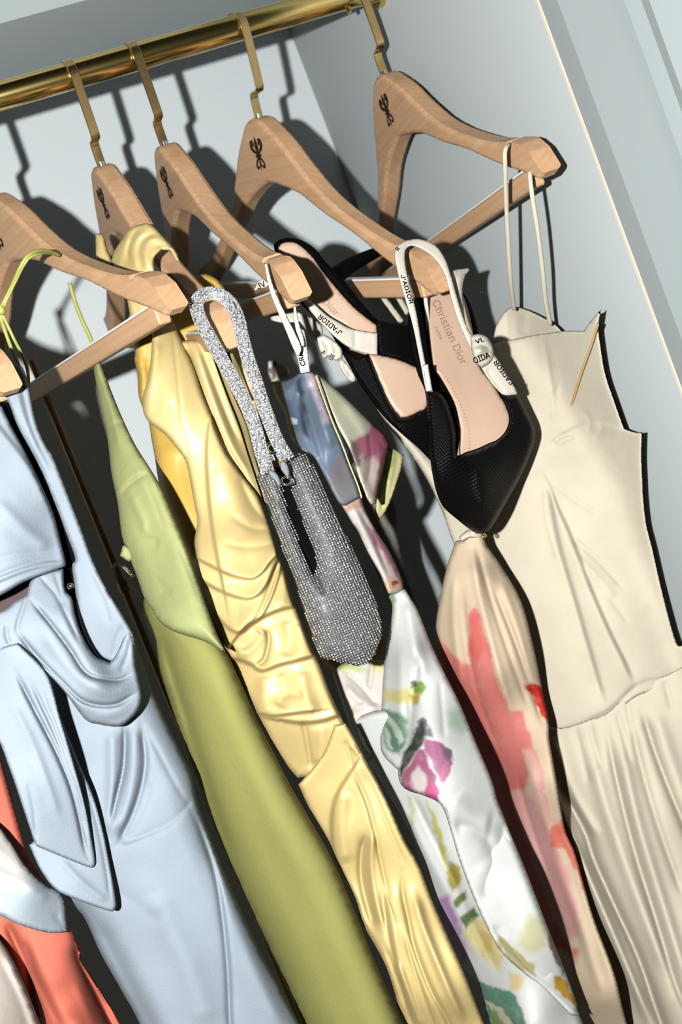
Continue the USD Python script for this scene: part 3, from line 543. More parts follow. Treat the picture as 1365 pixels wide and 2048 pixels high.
part(ye, 'side_panel', Cloth([(350, 668), (354, 684), (388, 680), (430, 684), (470, 694), (496, 720), (512, 760), (520, 830), (526, 900), (534, 960), (538, 1010), (516, 996), (484, 948), (452, 905), (418, 825), (384, 723), (362, 690)],
     [(355, 680, -.085), (420, 700, -.10), (480, 720, -.08), (440, 840, -.105), (515, 850, -.075), (500, 940, -.11), (530, 1000, -.1)],
     [('r', -6, 5, [(365, 670), (388, 735), (418, 815), (450, 890), (500, 965)]), ('r', 4, 7, [(385, 680), (410, 750), (440, 830), (470, 900), (505, 960)]), ('r', -4, 3.5, [(400, 690), (425, 755), (450, 820), (475, 880)]), ('r', 3.5, 5, [(418, 700), (440, 760), (462, 820), (490, 890)]), ('r', -7, 6, [(470, 700), (490, 770), (505, 850), (515, 930)]), ('r', 3, 4, [(482, 770), (492, 800), (500, 830)])],
     2.5, roll=(6, 8), thick=(20, 20)), M['satin'])
obj('zip', cord([(428, 715, -.117), (444, 760, -.119), (460, 802, -.12), (479, 850, -.121), (497, 908, -.126), (516, 966, -.13), (530, 1010, -.132)], 2.0), M['zip'], ye, True, label='black zip line')
obj('zip', cord([(450, 672, -.11), (456, 702, -.112), (465, 732, -.114), (478, 772, -.114), (490, 800, -.112)], 2.6), M['zip'], ye, True, label='black zip line')
part(ye, 'bodice', Cloth([(305, 660), (308, 649), (326, 640), (341, 628), (346, 640), (356, 664), (372, 700), (388, 735), (405, 785), (421, 825), (438, 868), (455, 906), (485, 949), (516, 991), (535, 1040), (560, 1110), (586, 1197), (604, 1245), (624, 1295), (640, 1330), (661, 1386), (682, 1432), (700, 1474), (700, 1500), (672, 1530), (630, 1552), (596, 1556), (560, 1512), (500, 1400), (455, 1310), (420, 1240), (398, 1180), (389, 1142), (391, 1118), (389, 1082), (395, 1042), (389, 1010), (380, 960), (371, 922), (352, 895), (333, 872), (312, 855), (296, 842), (286, 820), (287, 790), (296, 755), (302, 715)],
     [(320, 650, -.09), (345, 640, -.075), (290, 810, -.11), (340, 800, -.13), (400, 820, -.12), (395, 1040, -.115), (450, 950, -.13), (510, 1000, -.125), (450, 1090, -.155), (560, 1130, -.15), (400, 1180, -.115), (480, 1260, -.155), (580, 1240, -.165), (640, 1340, -.165), (470, 1340, -.12), (560, 1420, -.16), (700, 1490, -.160), (640, 1545, -.13), (560, 1520, -.118)],
     [('r', -1.2, 2, [(345, 650), (352, 720), (360, 800), (370, 890), (378, 940)]), ('r', 3, 10, [(296, 830), (300, 790), (308, 740), (316, 680)]), ('s', 9, 60, [(440, 1142), (430, 1090), (419, 1010), (413, 920), (416, 860), (424, 830)], 2.5, 'open'),
      ('r', 3, 22, [(440, 930), (470, 1000), (500, 1070)]), ('r', -3, 9, [(478, 950), (505, 1010), (540, 1050)]), ('r', -2.5, 9, [(462, 1030), (500, 1055), (545, 1060)]), ('r', -2, 8, [(440, 1085), (500, 1095), (560, 1085)]),
      ('s', 11, 30, [(556, 1108), (540, 1126), (525, 1146), (504, 1158), (470, 1153), (434, 1138), (396, 1118)], 2.5, 'open'),
      ('s', 11, 34, [(560, 1112), (548, 1140), (534, 1170), (514, 1192), (490, 1198), (450, 1186), (415, 1168), (390, 1150)], 2.5, 'open'),
      ('s', 12, 34, [(566, 1122), (556, 1160), (542, 1200), (520, 1238), (498, 1256), (478, 1266), (452, 1252), (420, 1215), (396, 1180)], 2.5, 'open'),
      ('r', -9, 7, [(560, 1110), (546, 1160), (532, 1200), (512, 1240), (484, 1262)]), ('r', 6, 16, [(575, 1140), (568, 1180), (560, 1215)]),
      ('s', 13, 44, [(600, 1212), (560, 1220), (520, 1238), (488, 1258), (462, 1290), (448, 1310)], 2.5, 'open'),
      ('r', -7, 10, [(484, 1300), (505, 1282), (522, 1262)]), ('r', 7, 12, [(470, 1308), (496, 1300), (516, 1276), (530, 1256)]), ('r', -9, 4, [(512, 1332), (530, 1318), (538, 1280), (532, 1258)]),
      ('s', 13, 40, [(634, 1310), (600, 1320), (560, 1330), (524, 1342), (500, 1328), (470, 1318), (440, 1316)], 2.5, 'open'), ('r', -5, 14, [(572, 1240), (580, 1275), (574, 1315)]), ('r', 4, 16, [(600, 1245), (604, 1290), (598, 1320)]),
      ('r', -6, 14, [(560, 1345), (572, 1380), (556, 1415)]), ('r', 5, 14, [(530, 1350), (528, 1395), (536, 1430)]), ('r', 5, 14, [(602, 1340), (612, 1390), (630, 1430)]), ('r', -4, 8, [(546, 1396), (580, 1388), (608, 1390)]),
      ('s', 10, 36, [(612, 1424), (580, 1428), (545, 1432), (520, 1428)], 2.5, 'open'), ('s', 10, 36, [(676, 1432), (645, 1442), (606, 1446), (570, 1442)], 2.5, 'open'), ('r', -6, 6, [(606, 1440), (614, 1480), (624, 1540)]), ('r', 5, 14, [(640, 1450), (645, 1490), (640, 1530)]),
      ('r', -3.5, 3, [(588, 1200), (612, 1262), (636, 1322), (656, 1372), (676, 1420), (694, 1470)])],
     2.2, roll=(8, 12), thick=(40, 36)), M['satin'])
part(ye, 'skirt', Cloth([(597, 1569), (626, 1632), (656, 1684), (668, 1722), (710, 1800), (724, 1844), (768, 1923), (790, 1985), (809, 2052), (930, 2340), (1090, 2340), (966, 2040), (931, 1950), (900, 1880), (865, 1800), (838, 1730), (808, 1677), (777, 1606), (746, 1545), (722, 1500), (706, 1470), (692, 1446), (669, 1450), (651, 1500), (627, 1535)],
     [(598, 1569, -.140), (664, 1460, -.174), (640, 1640, -.125), (700, 1780, -.115), (800, 2040, -.12), (650, 1560, -.145), (690, 1480, -.172), (740, 1560, -.170), (720, 1660, -.16), (800, 1700, -.17), (800, 1850, -.175), (860, 1810, -.165), (960, 2040, -.165), (880, 2000, -.185), (930, 2340, -.12), (1090, 2340, -.165), (1000, 2340, -.18)],
     [('s', 11.7, 40, [(712, 1812), (690, 1758), (668, 1700), (664, 1640), (674, 1590), (704, 1540)], 2.5, 'open'), ('r', 6.5, 14, [(690, 1580), (682, 1650), (692, 1730)]), ('r', -11.7, 8, [(737, 1668), (726, 1690), (722, 1740), (730, 1790), (750, 1860)]), ('r', 6.5, 7, [(748, 1660), (742, 1720), (750, 1790), (768, 1860)]),
      ('r', -5.2, 3, [(704, 1540), (732, 1601), (749, 1663), (763, 1733), (776, 1786), (793, 1838)]), ('s', 3.9, 20, [(704, 1540), (732, 1601), (749, 1663), (763, 1733), (776, 1786), (793, 1838)], 2.0), ('r', 5, 9, [(778, 1780), (786, 1850), (800, 1930), (830, 2040)]), ('r', -6, 5, [(764, 1760), (772, 1840), (786, 1910), (815, 2020)]),
      ('r', -9.1, 5, [(806, 1740), (806, 1785), (816, 1834), (830, 1896), (862, 1980), (902, 2055), (960, 2200)]), ('r', 7.8, 9, [(826, 1780), (850, 1860), (890, 1960), (930, 2050)]), ('r', -6.5, 4, [(806, 1860), (826, 1930), (850, 2000), (872, 2060), (930, 2200)]), ('r', 6.5, 7, [(790, 1920), (820, 1990), (845, 2060)]), ('r', -5.2, 4, [(770, 1890), (795, 1960), (830, 2060)]),
      ('r', -3.9, 3, [(690, 1480), (700, 1510), (706, 1540)]), ('r', 3.9, 4, [(700, 1490), (712, 1500), (718, 1512)]), ('r', -3.2, 3, [(724, 1530), (750, 1590), (780, 1660), (815, 1740)])],
     2.4, roll=(7, 11), thick=(50, 45)), M['satin'])

# ================================================================ floral dress
fl = wthing('floral_dress', 'white satin dress printed with large watercolour flowers, hung by a white lettered tab', 'dress', P3((600, 700), -0.15)[0])
WH = S(232, 236, 233, 0.62 * KA)
part(fl, 'skirt', Cloth([(700, 1440), (735, 1520), (778, 1590), (820, 1664), (860, 1773), (891, 1866), (926, 1932), (953, 1967), (976, 2052), (1060, 2340), (1300, 2340), (1168, 2050), (1154, 2006), (1127, 1932), (1092, 1844), (1053, 1742), (1022, 1667), (990, 1590), (940, 1500), (860, 1450), (770, 1420)],
     [(735, 1520, -.10), (820, 1664, -.11), (891, 1866, -.115), (976, 2052, -.12), (800, 1500, -.13), (880, 1600, -.15), (1020, 1667, -.17), (960, 1760, -.18), (1040, 1900, -.19), (1150, 2010, -.17), (1060, 2050, -.19), (1060, 2340, -.12), (1300, 2340, -.17), (1180, 2340, -.19)],
     [('r', -4, 5, [(826, 1590), (850, 1640), (880, 1700), (920, 1780)]), ('r', 3, 10, [(800, 1600), (850, 1700), (900, 1800), (960, 1930)]), ('r', -2, 8, [(905, 1760), (950, 1850), (1000, 1950)])],
     3, roll=(9, 15), thick=(60, 50), wrinkle=1.5, wscale=70), M['print'],
     paint=(WH, [([(850, 1600), (870, 1660), (885, 1710), (900, 1760), (892, 1700), (874, 1640)], S(205, 200, 110, 0.62 * KA), 6), ([(900, 1725), (918, 1735), (922, 1765), (905, 1785), (895, 1760)], S(170, 160, 70, 0.62 * KA), 8), ([(910, 1800), (932, 1783), (936, 1796), (914, 1815)], S(120, 140, 80, 0.62 * KA), 5), ([(918, 1835), (945, 1812), (957, 1830), (930, 1862)], S(95, 125, 75, 0.62 * KA), 6), ([(876, 1800), (900, 1790), (915, 1840), (936, 1920), (925, 1935), (890, 1860)], S(196, 160, 205, 0.62 * KA), 10),
      ([(945, 1838), (985, 1845), (1010, 1900), (1000, 1940), (960, 1910), (930, 1870)], S(236, 222, 160, 0.62 * KA), 14), ([(955, 1860), (980, 1870), (992, 1905), (970, 1895)], S(222, 200, 120, 0.62 * KA), 8), ([(990, 1870), (1010, 1880), (1075, 1935), (1068, 1955), (1030, 1930), (995, 1890)], S(190, 180, 130, 0.62 * KA), 6), ([(955, 1965), (990, 1975), (1025, 1985), (1048, 2030), (1050, 2070), (1000, 2060), (970, 2010)], S(105, 150, 130, 0.62 * KA), 4), ([(965, 1995), (1005, 2020), (1040, 2075), (1030, 2075), (995, 2035)], S(215, 215, 180, 0.62 * KA), 2), ([(990, 2015), (1010, 2050), (1000, 2062), (985, 2040)], S(140, 165, 110, 0.62 * KA), 6),
      ([(1108, 1955), (1125, 1950), (1145, 1985), (1156, 2010), (1140, 2005), (1112, 1980)], S(205, 160, 50, 0.62 * KA), 4), ([(1096, 1850), (1112, 1880), (1128, 1930), (1130, 1950), (1110, 1920), (1098, 1885)], S(135, 110, 125, 0.62 * KA), 4), ([(1060, 1830), (1090, 1840), (1092, 1890), (1060, 1905), (1035, 1890)], S(215, 215, 175, 0.62 * KA), 16), ([(1020, 1940), (1050, 1955), (1035, 1985), (1022, 1980)], S(228, 212, 160, 0.62 * KA), 10), ([(740, 1540), (770, 1580), (800, 1640), (790, 1600), (760, 1540)], S(224, 226, 226, 0.62 * KA), 6),
      ([(815, 1590), (826, 1600), (832, 1640), (824, 1660)], S(205, 215, 175, 0.62 * KA), 6)]))
part(fl, 'lining', Cloth([(664, 1345), (690, 1325), (737, 1320), (772, 1320), (790, 1400), (800, 1530), (762, 1512), (737, 1522), (712, 1484), (684, 1405)], [(680, 1350, -.085), (770, 1330, -.09), (740, 1430, -.10), (737, 1515, -.105), (790, 1500, -.1)],
     [('r', -3, 4, [(690, 1345), (720, 1370), (752, 1408)]), ('r', 3, 8, [(690, 1370), (720, 1400), (760, 1420)]), ('r', -2.5, 4, [(705, 1420), (735, 1408), (760, 1405)]), ('r', 3, 8, [(710, 1450), (735, 1500), (755, 1505)]), ('r', -3, 3, [(738, 1380), (745, 1330), (750, 1320)])], 3, roll=(6, 8), thick=(10, 12)), M['print'], paint=(S(228, 220, 212, 0.62 * KA), [([(670, 1325), (720, 1322), (735, 1345), (690, 1345)], S(190, 205, 140, 0.62 * KA), 10), ([(740, 1320), (775, 1320), (765, 1350), (745, 1345)], S(222, 215, 150, 0.62 * KA), 8)]))
part(fl, 'lining', Cloth([(735, 1505), (765, 1510), (800, 1540), (800, 1580), (775, 1590), (750, 1555)], [(740, 1510, -.095), (800, 1560, -.1), (770, 1580, -.095)], [('r', -3, 3, [(758, 1512), (768, 1540), (772, 1575)])], 3, roll=(2, 4), thick=(8, 8)), M['print'], paint=(S(222, 220, 215, 0.62 * KA), []))
part(fl, 'skirt_flap', Cloth([(778, 1192), (790, 1180), (811, 1178), (822, 1196), (837, 1222), (861, 1284), (885, 1336), (919, 1404), (950, 1479), (984, 1560), (997, 1606), (1022, 1667), (1053, 1742), (1092, 1844), (1127, 1932), (1154, 2006), (1168, 2050), (1300, 2340), (1270, 2340), (1176, 2062), (1140, 2028), (1092, 1982), (1046, 1944), (1002, 1902), (968, 1842), (938, 1772), (916, 1710), (900, 1655), (882, 1610), (850, 1592), (819, 1582), (803, 1570), (797, 1552), (797, 1540), (785, 1530), (766, 1508), (761, 1480), (764, 1404), (771, 1308), (785, 1222)],
     [(800, 1185, -.13), (770, 1330, -.115), (764, 1450, -.12), (830, 1300, -.165), (860, 1290, -.15), (850, 1450, -.185), (930, 1440, -.165), (810, 1560, -.165), (900, 1600, -.19), (990, 1590, -.17), (940, 1760, -.185), (1010, 1900, -.19), (1060, 1760, -.175), (1154, 2006, -.18), (1140, 2028, -.19), (1300, 2340, -.18)],
     [('r', 4, 12, [(812, 1200), (830, 1280), (850, 1360)]), ('r', -5, 7, [(838, 1310), (832, 1360), (826, 1410), (820, 1470)]), ('r', 3, 10, [(800, 1300), (800, 1400), (795, 1480)]), ('r', -4, 6, [(812, 1400), (814, 1450), (815, 1500)]), ('r', 5, 26, [(900, 1600), (945, 1640), (985, 1650)]), ('r', -5, 16, [(905, 1650), (940, 1655), (975, 1680), (995, 1720)]), ('r', -5, 14, [(1008, 1640), (1000, 1720), (965, 1800)]), ('r', 3, 30, [(960, 1720), (1010, 1800), (1060, 1880)]), ('r', 4, 16, [(1040, 1800), (1080, 1890), (1120, 1970)]), ('r', -3, 10, [(985, 1850), (1030, 1900), (1080, 1945)]), ('r', -2, 6, [(880, 1360), (885, 1420), (890, 1480)])],
     3, roll=(5, 8), thick=(14, 18), wrinkle=1.0, wscale=60), M['print'],
     paint=(WH, [([(772, 1378), (800, 1380), (838, 1366), (850, 1376), (840, 1396), (815, 1408), (780, 1405), (766, 1400)], S(226, 222, 150, 0.62 * KA), 10), ([(830, 1368), (846, 1362), (858, 1376), (845, 1390), (828, 1384)], S(130, 165, 80, 0.62 * KA), 6), ([(818, 1390), (838, 1386), (836, 1408), (822, 1412)], S(190, 170, 75, 0.62 * KA), 6), ([(822, 1366), (834, 1362), (838, 1372), (826, 1376)], S(70, 80, 65, 0.62 * KA), 4),
      ([(763, 1420), (780, 1420), (805, 1430), (816, 1448), (814, 1480), (800, 1510), (780, 1502), (765, 1470)], S(105, 145, 120, 0.62 * KA), 8), ([(768, 1425), (790, 1440), (806, 1475), (800, 1490), (782, 1460)], S(205, 220, 205, 0.62 * KA), 5), ([(766, 1450), (780, 1475), (790, 1500), (784, 1500), (770, 1475)], S(200, 215, 200, 0.62 * KA), 3),
      ([(836, 1440), (850, 1440), (866, 1462), (866, 1474), (845, 1470)], S(110, 112, 118, 0.62 * KA), 6), ([(830, 1455), (846, 1445), (852, 1475), (835, 1505), (815, 1530), (800, 1560), (797, 1545), (806, 1510), (822, 1480)], S(55, 62, 52, 0.62 * KA), 6),
      ([(850, 1475), (890, 1490), (904, 1510), (900, 1545), (888, 1566), (876, 1556), (868, 1530), (852, 1500)], S(178, 110, 150, 0.62 * KA), 5), ([(880, 1490), (903, 1500), (903, 1530), (886, 1512)], S(120, 100, 115, 0.62 * KA), 6), ([(885, 1530), (902, 1540), (892, 1566), (878, 1556)], S(202, 125, 162, 0.62 * KA), 5), ([(838, 1500), (852, 1498), (862, 1530), (874, 1560), (878, 1610), (855, 1596), (825, 1588), (803, 1570), (806, 1545), (822, 1525)], S(165, 95, 125, 0.62 * KA), 6), ([(838, 1530), (855, 1560), (850, 1590), (826, 1575), (825, 1550)], S(214, 206, 200, 0.62 * KA), 8), ([(858, 1560), (876, 1570), (880, 1608), (856, 1592)], S(192, 88, 140, 0.62 * KA), 5), ([(810, 1575), (845, 1590), (840, 1594), (812, 1584)], S(182, 60, 105, 0.62 * KA), 3),
      ([(895, 1425), (920, 1418), (940, 1450), (925, 1470), (900, 1450)], S(195, 218, 200, 0.62 * KA), 14), ([(1108, 1955), (1125, 1950), (1145, 1985), (1158, 2012), (1140, 2005), (1112, 1980)], S(205, 160, 50, 0.62 * KA), 4), ([(1096, 1850), (1112, 1880), (1130, 1935), (1132, 1950), (1110, 1920), (1098, 1885)], S(135, 110, 125, 0.62 * KA), 4), ([(1062, 1830), (1090, 1838), (1092, 1890), (1066, 1900), (1045, 1880)], S(215, 215, 170, 0.62 * KA), 12), ([(995, 1872), (1012, 1880), (1076, 1935), (1068, 1955), (1030, 1930), (1000, 1895)], S(190, 182, 132, 0.62 * KA), 5), ([(780, 1190), (790, 1184), (792, 1205), (782, 1210)], S(150, 185, 140, 0.62 * KA), 6)]))
part(fl, 'bust_panel', Cloth([(628, 746), (640, 752), (666, 773), (704, 807), (744, 847), (768, 868), (775, 880), (777, 892), (768, 928), (757, 973), (752, 1008), (742, 1010), (726, 980), (700, 900), (668, 840), (644, 780)], [(635, 752, -.138), (690, 850, -.148), (704, 807, -.13), (770, 880, -.115), (752, 1005, -.135), (715, 920, -.15)],
     [('r', 3, 12, [(690, 800), (730, 860), (745, 920)]), ('r', -3, 5, [(738, 860), (742, 920), (735, 970)]), ('r', 2, 6, [(755, 880), (762, 920), (750, 980)])], 3, roll=(4, 7), thick=(12, 14), wrinkle=1.0), M['print'],
     paint=(S(226, 224, 200, 0.62 * KA), [([(745, 838), (790, 880), (770, 940), (752, 1010), (735, 960), (725, 910), (700, 905), (715, 880), (735, 865)], S(190, 110, 135, 0.62 * KA), 10), ([(728, 922), (752, 912), (760, 940), (752, 985), (738, 975), (726, 945)], S(226, 205, 200, 0.62 * KA), 8), ([(700, 880), (718, 890), (720, 930), (708, 935)], S(130, 110, 115, 0.62 * KA), 8), ([(660, 790), (690, 800), (700, 850), (680, 840)], S(222, 226, 190, 0.62 * KA), 14)]))
part(fl, 'side_ruffle', Cloth([(776, 892), (790, 898), (808, 910), (804, 935), (797, 957), (788, 985), (778, 1010), (768, 1030), (758, 1040), (750, 1030), (752, 1008), (760, 965), (768, 930)], [(776, 895, -.085), (805, 915, -.08), (758, 1035, -.085), (780, 960, -.09)], [('r', -2.5, 4, [(785, 900), (775, 960), (762, 1030)]), ('r', -2.5, 4, [(798, 910), (788, 960), (772, 1015)])], 3, roll=(2, 4), thick=(8, 8)), M['print'], paint=(S(208, 204, 150, 0.62 * KA), [([(782, 900), (792, 905), (770, 990), (764, 985)], S(165, 165, 105, 0.62 * KA), 4)]))
part(fl, 'bust_panel', Cloth([(543, 767), (560, 764), (583, 757), (601, 745), (612, 742), (621, 743), (632, 751), (637, 768), (650, 806), (666, 848), (682, 886), (698, 928), (714, 968), (722, 994), (712, 1000), (690, 1012), (680, 1008), (668, 990), (649, 952), (628, 914), (600, 898), (582, 874), (569, 826), (553, 796)],
     [(545, 768, -.105), (610, 745, -.145), (632, 755, -.14), (580, 860, -.125), (650, 860, -.16), (660, 950, -.16), (690, 930, -.15), (720, 992, -.155), (690, 1010, -.16)],
     [('r', -4, 6, [(596, 765), (606, 810), (618, 860), (640, 930)]), ('r', 4, 9, [(625, 770), (640, 830), (665, 900)]), ('r', -1.5, 2.5, [(610, 790), (628, 850), (645, 910), (652, 945)]), ('r', 3, 8, [(572, 780), (590, 840), (612, 890)])], 2.5, roll=(4, 7), thick=(20, 18)), M['print'],
     paint=(S(112, 130, 152, 0.62 * KA), [([(612, 740), (634, 748), (650, 800), (664, 840), (648, 850), (632, 800), (618, 765)], S(196, 182, 196, 0.62 * KA), 10), ([(592, 760), (604, 755), (612, 820), (622, 880), (605, 860), (596, 810)], S(55, 66, 84, 0.62 * KA), 10), ([(560, 800), (590, 790), (600, 850), (585, 870)], S(84, 100, 124, 0.62 * KA), 14), ([(664, 930), (690, 905), (716, 965), (720, 990), (680, 1010), (655, 960)], S(136, 134, 140, 0.62 * KA), 14), ([(578, 836), (594, 838), (594, 850), (580, 850)], S(190, 205, 220, 0.62 * KA), 3), ([(580, 872), (592, 880), (590, 892), (582, 884)], S(200, 214, 226, 0.62 * KA), 4), ([(597, 898), (614, 902), (630, 915), (618, 916), (602, 906)], S(206, 208, 210, 0.62 * KA), 4), ([(628, 915), (640, 915), (648, 948), (636, 930)], S(170, 190, 210, 0.62 * KA), 6), ([(545, 768), (590, 756), (592, 770), (556, 790)], S(90, 104, 124, 0.62 * KA), 8)]), label='blue-grey printed bust panel')
obj('lining_edge', cord([(632, 752, -.147), (640, 775, -.153), (652, 808, -.158), (668, 850, -.163), (684, 888, -.162), (700, 930, -.16), (716, 970, -.16), (724, 996, -.16)], 1.7), M['satin'], fl, True, label='golden lining edge')
part(fl, 'added_back_bodice', Cloth([(722, 905), (760, 960), (790, 1010), (796, 1060), (806, 1120), (826, 1180), (838, 1215), (806, 1230), (760, 1170), (715, 1060), (690, 960)], [(730, 920, .06), (800, 1060, .07), (820, 1200, .05), (720, 1040, .06)], [('r', 3, 8, [(740, 960), (780, 1080), (815, 1190)])], 4, roll=(6, 10), thick=(30, 24)), M['print'], paint=(S(200, 196, 186, 0.5 * KA), []))  # added piece, shaped to shade a lit streak on the wall
part(fl, 'bodice', Cloth([(681, 1008), (696, 1000), (712, 994), (722, 992), (732, 1023), (752, 1060), (765, 1080), (777, 1098), (788, 1120), (798, 1142), (806, 1165), (808, 1178), (795, 1186), (777, 1188), (768, 1166), (760, 1147), (748, 1126), (738, 1108), (727, 1086), (716, 1062), (704, 1045), (694, 1028)],
     [(690, 1010, -.155), (722, 1000, -.15), (730, 1070, -.145), (770, 1100, -.13), (780, 1170, -.14), (806, 1172, -.13)],
     [('r', 3, 6, [(705, 1010), (730, 1060), (760, 1120), (790, 1175)]), ('r', -3, 3, [(720, 1020), (745, 1068), (765, 1120), (785, 1170)]), ('r', -2, 3, [(700, 1030), (728, 1080), (755, 1135)])], 2.5, roll=(6, 7), thick=(14, 14), wrinkle=1.2, wscale=30), M['print'],
     paint=(S(228, 218, 212, 0.62 * KA), [([(686, 1005), (722, 992), (726, 1010), (705, 1022), (694, 1026)], S(208, 170, 150, 0.62 * KA), 6), ([(735, 1045), (765, 1080), (790, 1125), (806, 1175), (790, 1150), (765, 1110), (745, 1075)], S(175, 110, 135, 0.62 * KA), 6), ([(776, 1150), (800, 1160), (806, 1178), (780, 1185), (768, 1165)], S(226, 196, 160, 0.62 * KA), 6), ([(785, 1165), (795, 1160), (798, 1170), (788, 1176)], S(170, 60, 90, 0.62 * KA), 3)]))
part(fl, 'far_bust_edge', Cloth([(542, 765), (536, 745), (536, 722), (545, 720), (556, 722), (570, 730), (580, 742), (578, 756), (560, 762)], [(540, 740, -.05), (578, 750, -.05), (560, 725, -.05)], (), 3, roll=(2, 4), thick=(8, 8)), M['print'], paint=(S(214, 220, 190, 0.62 * KA), [([(536, 720), (548, 718), (556, 730), (550, 755), (540, 762)], S(110, 70, 85, 0.62 * KA), 5), ([(538, 722), (546, 720), (545, 735), (538, 736)], S(215, 215, 215, 0.62 * KA), 3)]))
tabc = Cloth([(588, 660), (600, 655), (610, 664), (616, 700), (621, 744), (601, 748), (596, 720), (586, 690)], [(590, 665, -.165), (620, 740, -.152), (600, 745, -.152)], (), 2.5, roll=(1, 2), thick=(1.2, 3))
part(fl, 'hanging_tab', tabc, M['white'], label='white tab lettered in black')
part(fl, 'hanging_tab', Cloth([(529, 526), (535, 527), (541, 552), (554, 590), (578, 640), (602, 690), (600, 712), (590, 704), (568, 652), (546, 600), (536, 566)], [(532, 528, -.186), (550, 600, -.184), (596, 700, -.168)], (), 2.5, roll=(0.6, 2), thick=(1.0, 3)), M['white'], label='white ribbon loop')
part(fl, 'hanging_tab', Cloth([(586, 600), (591, 599), (597, 640), (608, 676), (610, 694), (600, 692), (590, 650)], [(588, 602, -.166), (598, 650, -.166), (606, 688, -.166)], (), 2.5, roll=(0.6, 2), thick=(1.0, 3)), M['white'], label='white ribbon loop')
obj('tab_lettering', lettering('CRAS', (612, 731), -107, 9.5, tabc.front, fitlen('CRAS', 9.5, 36), True), M['ink'], fl, False)

# ================================================================ peach and coral printed dress
pe = wthing('peach_dress', 'sheer peach dress printed with coral petals, hung by a white cord behind the shoes', 'dress', P3((945, 1070), -0.13)[0])
part(pe, 'body', Cloth([(925, 1078), (932, 1066), (950, 1062), (966, 1070), (975, 1092), (1002, 1130), (1042, 1200), (1066, 1285), (1086, 1382), (1098, 1440), (1100, 1480), (1112, 1550), (1130, 1655), (1152, 1710), (1187, 1832), (1230, 1948), (1256, 2052), (1340, 2340), (1120, 2340), (1080, 2052), (1020, 1820), (960, 1560), (900, 1400), (880, 1310), (872, 1258), (880, 1200), (895, 1130), (912, 1082)],
     [(945, 1068, -.135), (915, 1085, -.125), (875, 1260, -.095), (900, 1400, -.075), (960, 1150, -.15), (1000, 1130, -.13), (1000, 1350, -.145), (1085, 1380, -.125), (1000, 1560, -.07), (1060, 1560, -.13), (1130, 1655, -.13), (1100, 1850, -.085), (1180, 1830, -.135), (1150, 2052, -.08), (1200, 2000, -.14), (1256, 2052, -.13), (1120, 2340, -.08), (1340, 2340, -.13)],
     [('r', -4, 5, [(952, 1090), (980, 1190), (1020, 1310), (1060, 1420)]), ('r', 4, 9, [(945, 1090), (960, 1190), (990, 1310), (1025, 1430)]), ('r', -3, 5, [(925, 1180), (935, 1280), (960, 1400), (1000, 1500)]), ('r', 3, 7, [(908, 1150), (908, 1260), (925, 1380)]), ('r', 3, 8, [(1000, 1150), (1040, 1270), (1070, 1390)]), ('r', -5, 5, [(985, 1170), (1030, 1280), (1075, 1410), (1090, 1460)]),
      ('r', 5, 12, [(1050, 1500), (1085, 1620), (1130, 1750), (1190, 1920)]), ('r', -4, 7, [(1030, 1530), (1060, 1640), (1100, 1760), (1150, 1920)]), ('r', 3, 9, [(1100, 1700), (1150, 1830), (1210, 2000)])],
     3, roll=(6, 10), thick=(26, 30), wrinkle=1.0, wscale=50), M['chiffon'],
     paint=(S(236, 214, 184, 0.60 * KA), [([(941, 1215), (956, 1222), (975, 1280), (1000, 1370), (1022, 1420), (1045, 1420), (1065, 1480), (1085, 1560), (1100, 1620), (1075, 1560), (1070, 1540), (1050, 1500), (1055, 1560), (1050, 1590), (1030, 1570), (1000, 1480), (965, 1400), (925, 1350), (890, 1320), (890, 1290), (920, 1320), (940, 1330), (938, 1270)], S(238, 140, 132, 0.60 * KA), 8), ([(945, 1225), (955, 1228), (965, 1290), (955, 1330), (943, 1290)], S(235, 120, 115, 0.60 * KA), 8), ([(870, 1260), (900, 1310), (930, 1345), (970, 1400), (1005, 1480), (1040, 1560), (1055, 1570), (1030, 1585), (1080, 1750), (1130, 1880), (1160, 1900), (1150, 1925), (1120, 1900), (1060, 1900), (900, 1420)], S(226, 130, 122, 0.60 * KA), 16),
      ([(1020, 1580), (1060, 1590), (1100, 1660), (1140, 1760), (1160, 1860), (1140, 1880), (1100, 1800), (1050, 1680)], S(236, 178, 172, 0.60 * KA), 12), ([(1100, 1660), (1124, 1640), (1150, 1700), (1180, 1790), (1190, 1830), (1160, 1760), (1130, 1700), (1105, 1695)], S(240, 132, 112, 0.60 * KA), 6), ([(1050, 1370), (1066, 1366), (1092, 1385), (1102, 1425), (1096, 1450), (1075, 1410)], S(214, 52, 40, 0.60 * KA), 5), ([(1050, 1500), (1072, 1510), (1095, 1610), (1120, 1650), (1090, 1640), (1070, 1580)], S(240, 190, 180, 0.60 * KA), 10)]))
obj('strap', cord([(847, 560, -.125), (851, 590, -.12), (856, 640, -.11), (862, 700, -.1), (900, 900, -.1), (930, 1010, -.12), (944, 1064, -.135)], 4.2), M['white'], pe, True)
part(pe, 'elastic_edge', Cloth([(918, 1074), (936, 1060), (956, 1058), (968, 1068), (960, 1078), (940, 1076), (924, 1084)], [(920, 1076, -.134), (965, 1070, -.136), (940, 1078, -.14)], [('r', 1, 2, [(935, 1062), (938, 1075)]), ('r', 1, 2, [(950, 1060), (951, 1076)])], 2.5, roll=(3, 4), thick=(6, 6)), M['cream'])
rg = trimesh.creation.torus(0.0014, 0.0006, 20, 10); rg.apply_transform(trimesh.transformations.rotation_matrix(1.2, [1, 0.3, 0])); rg.apply_translation(P3((969, 1071), -.145)[0]); obj('strap_ring', rg, M['brass'], pe, True)

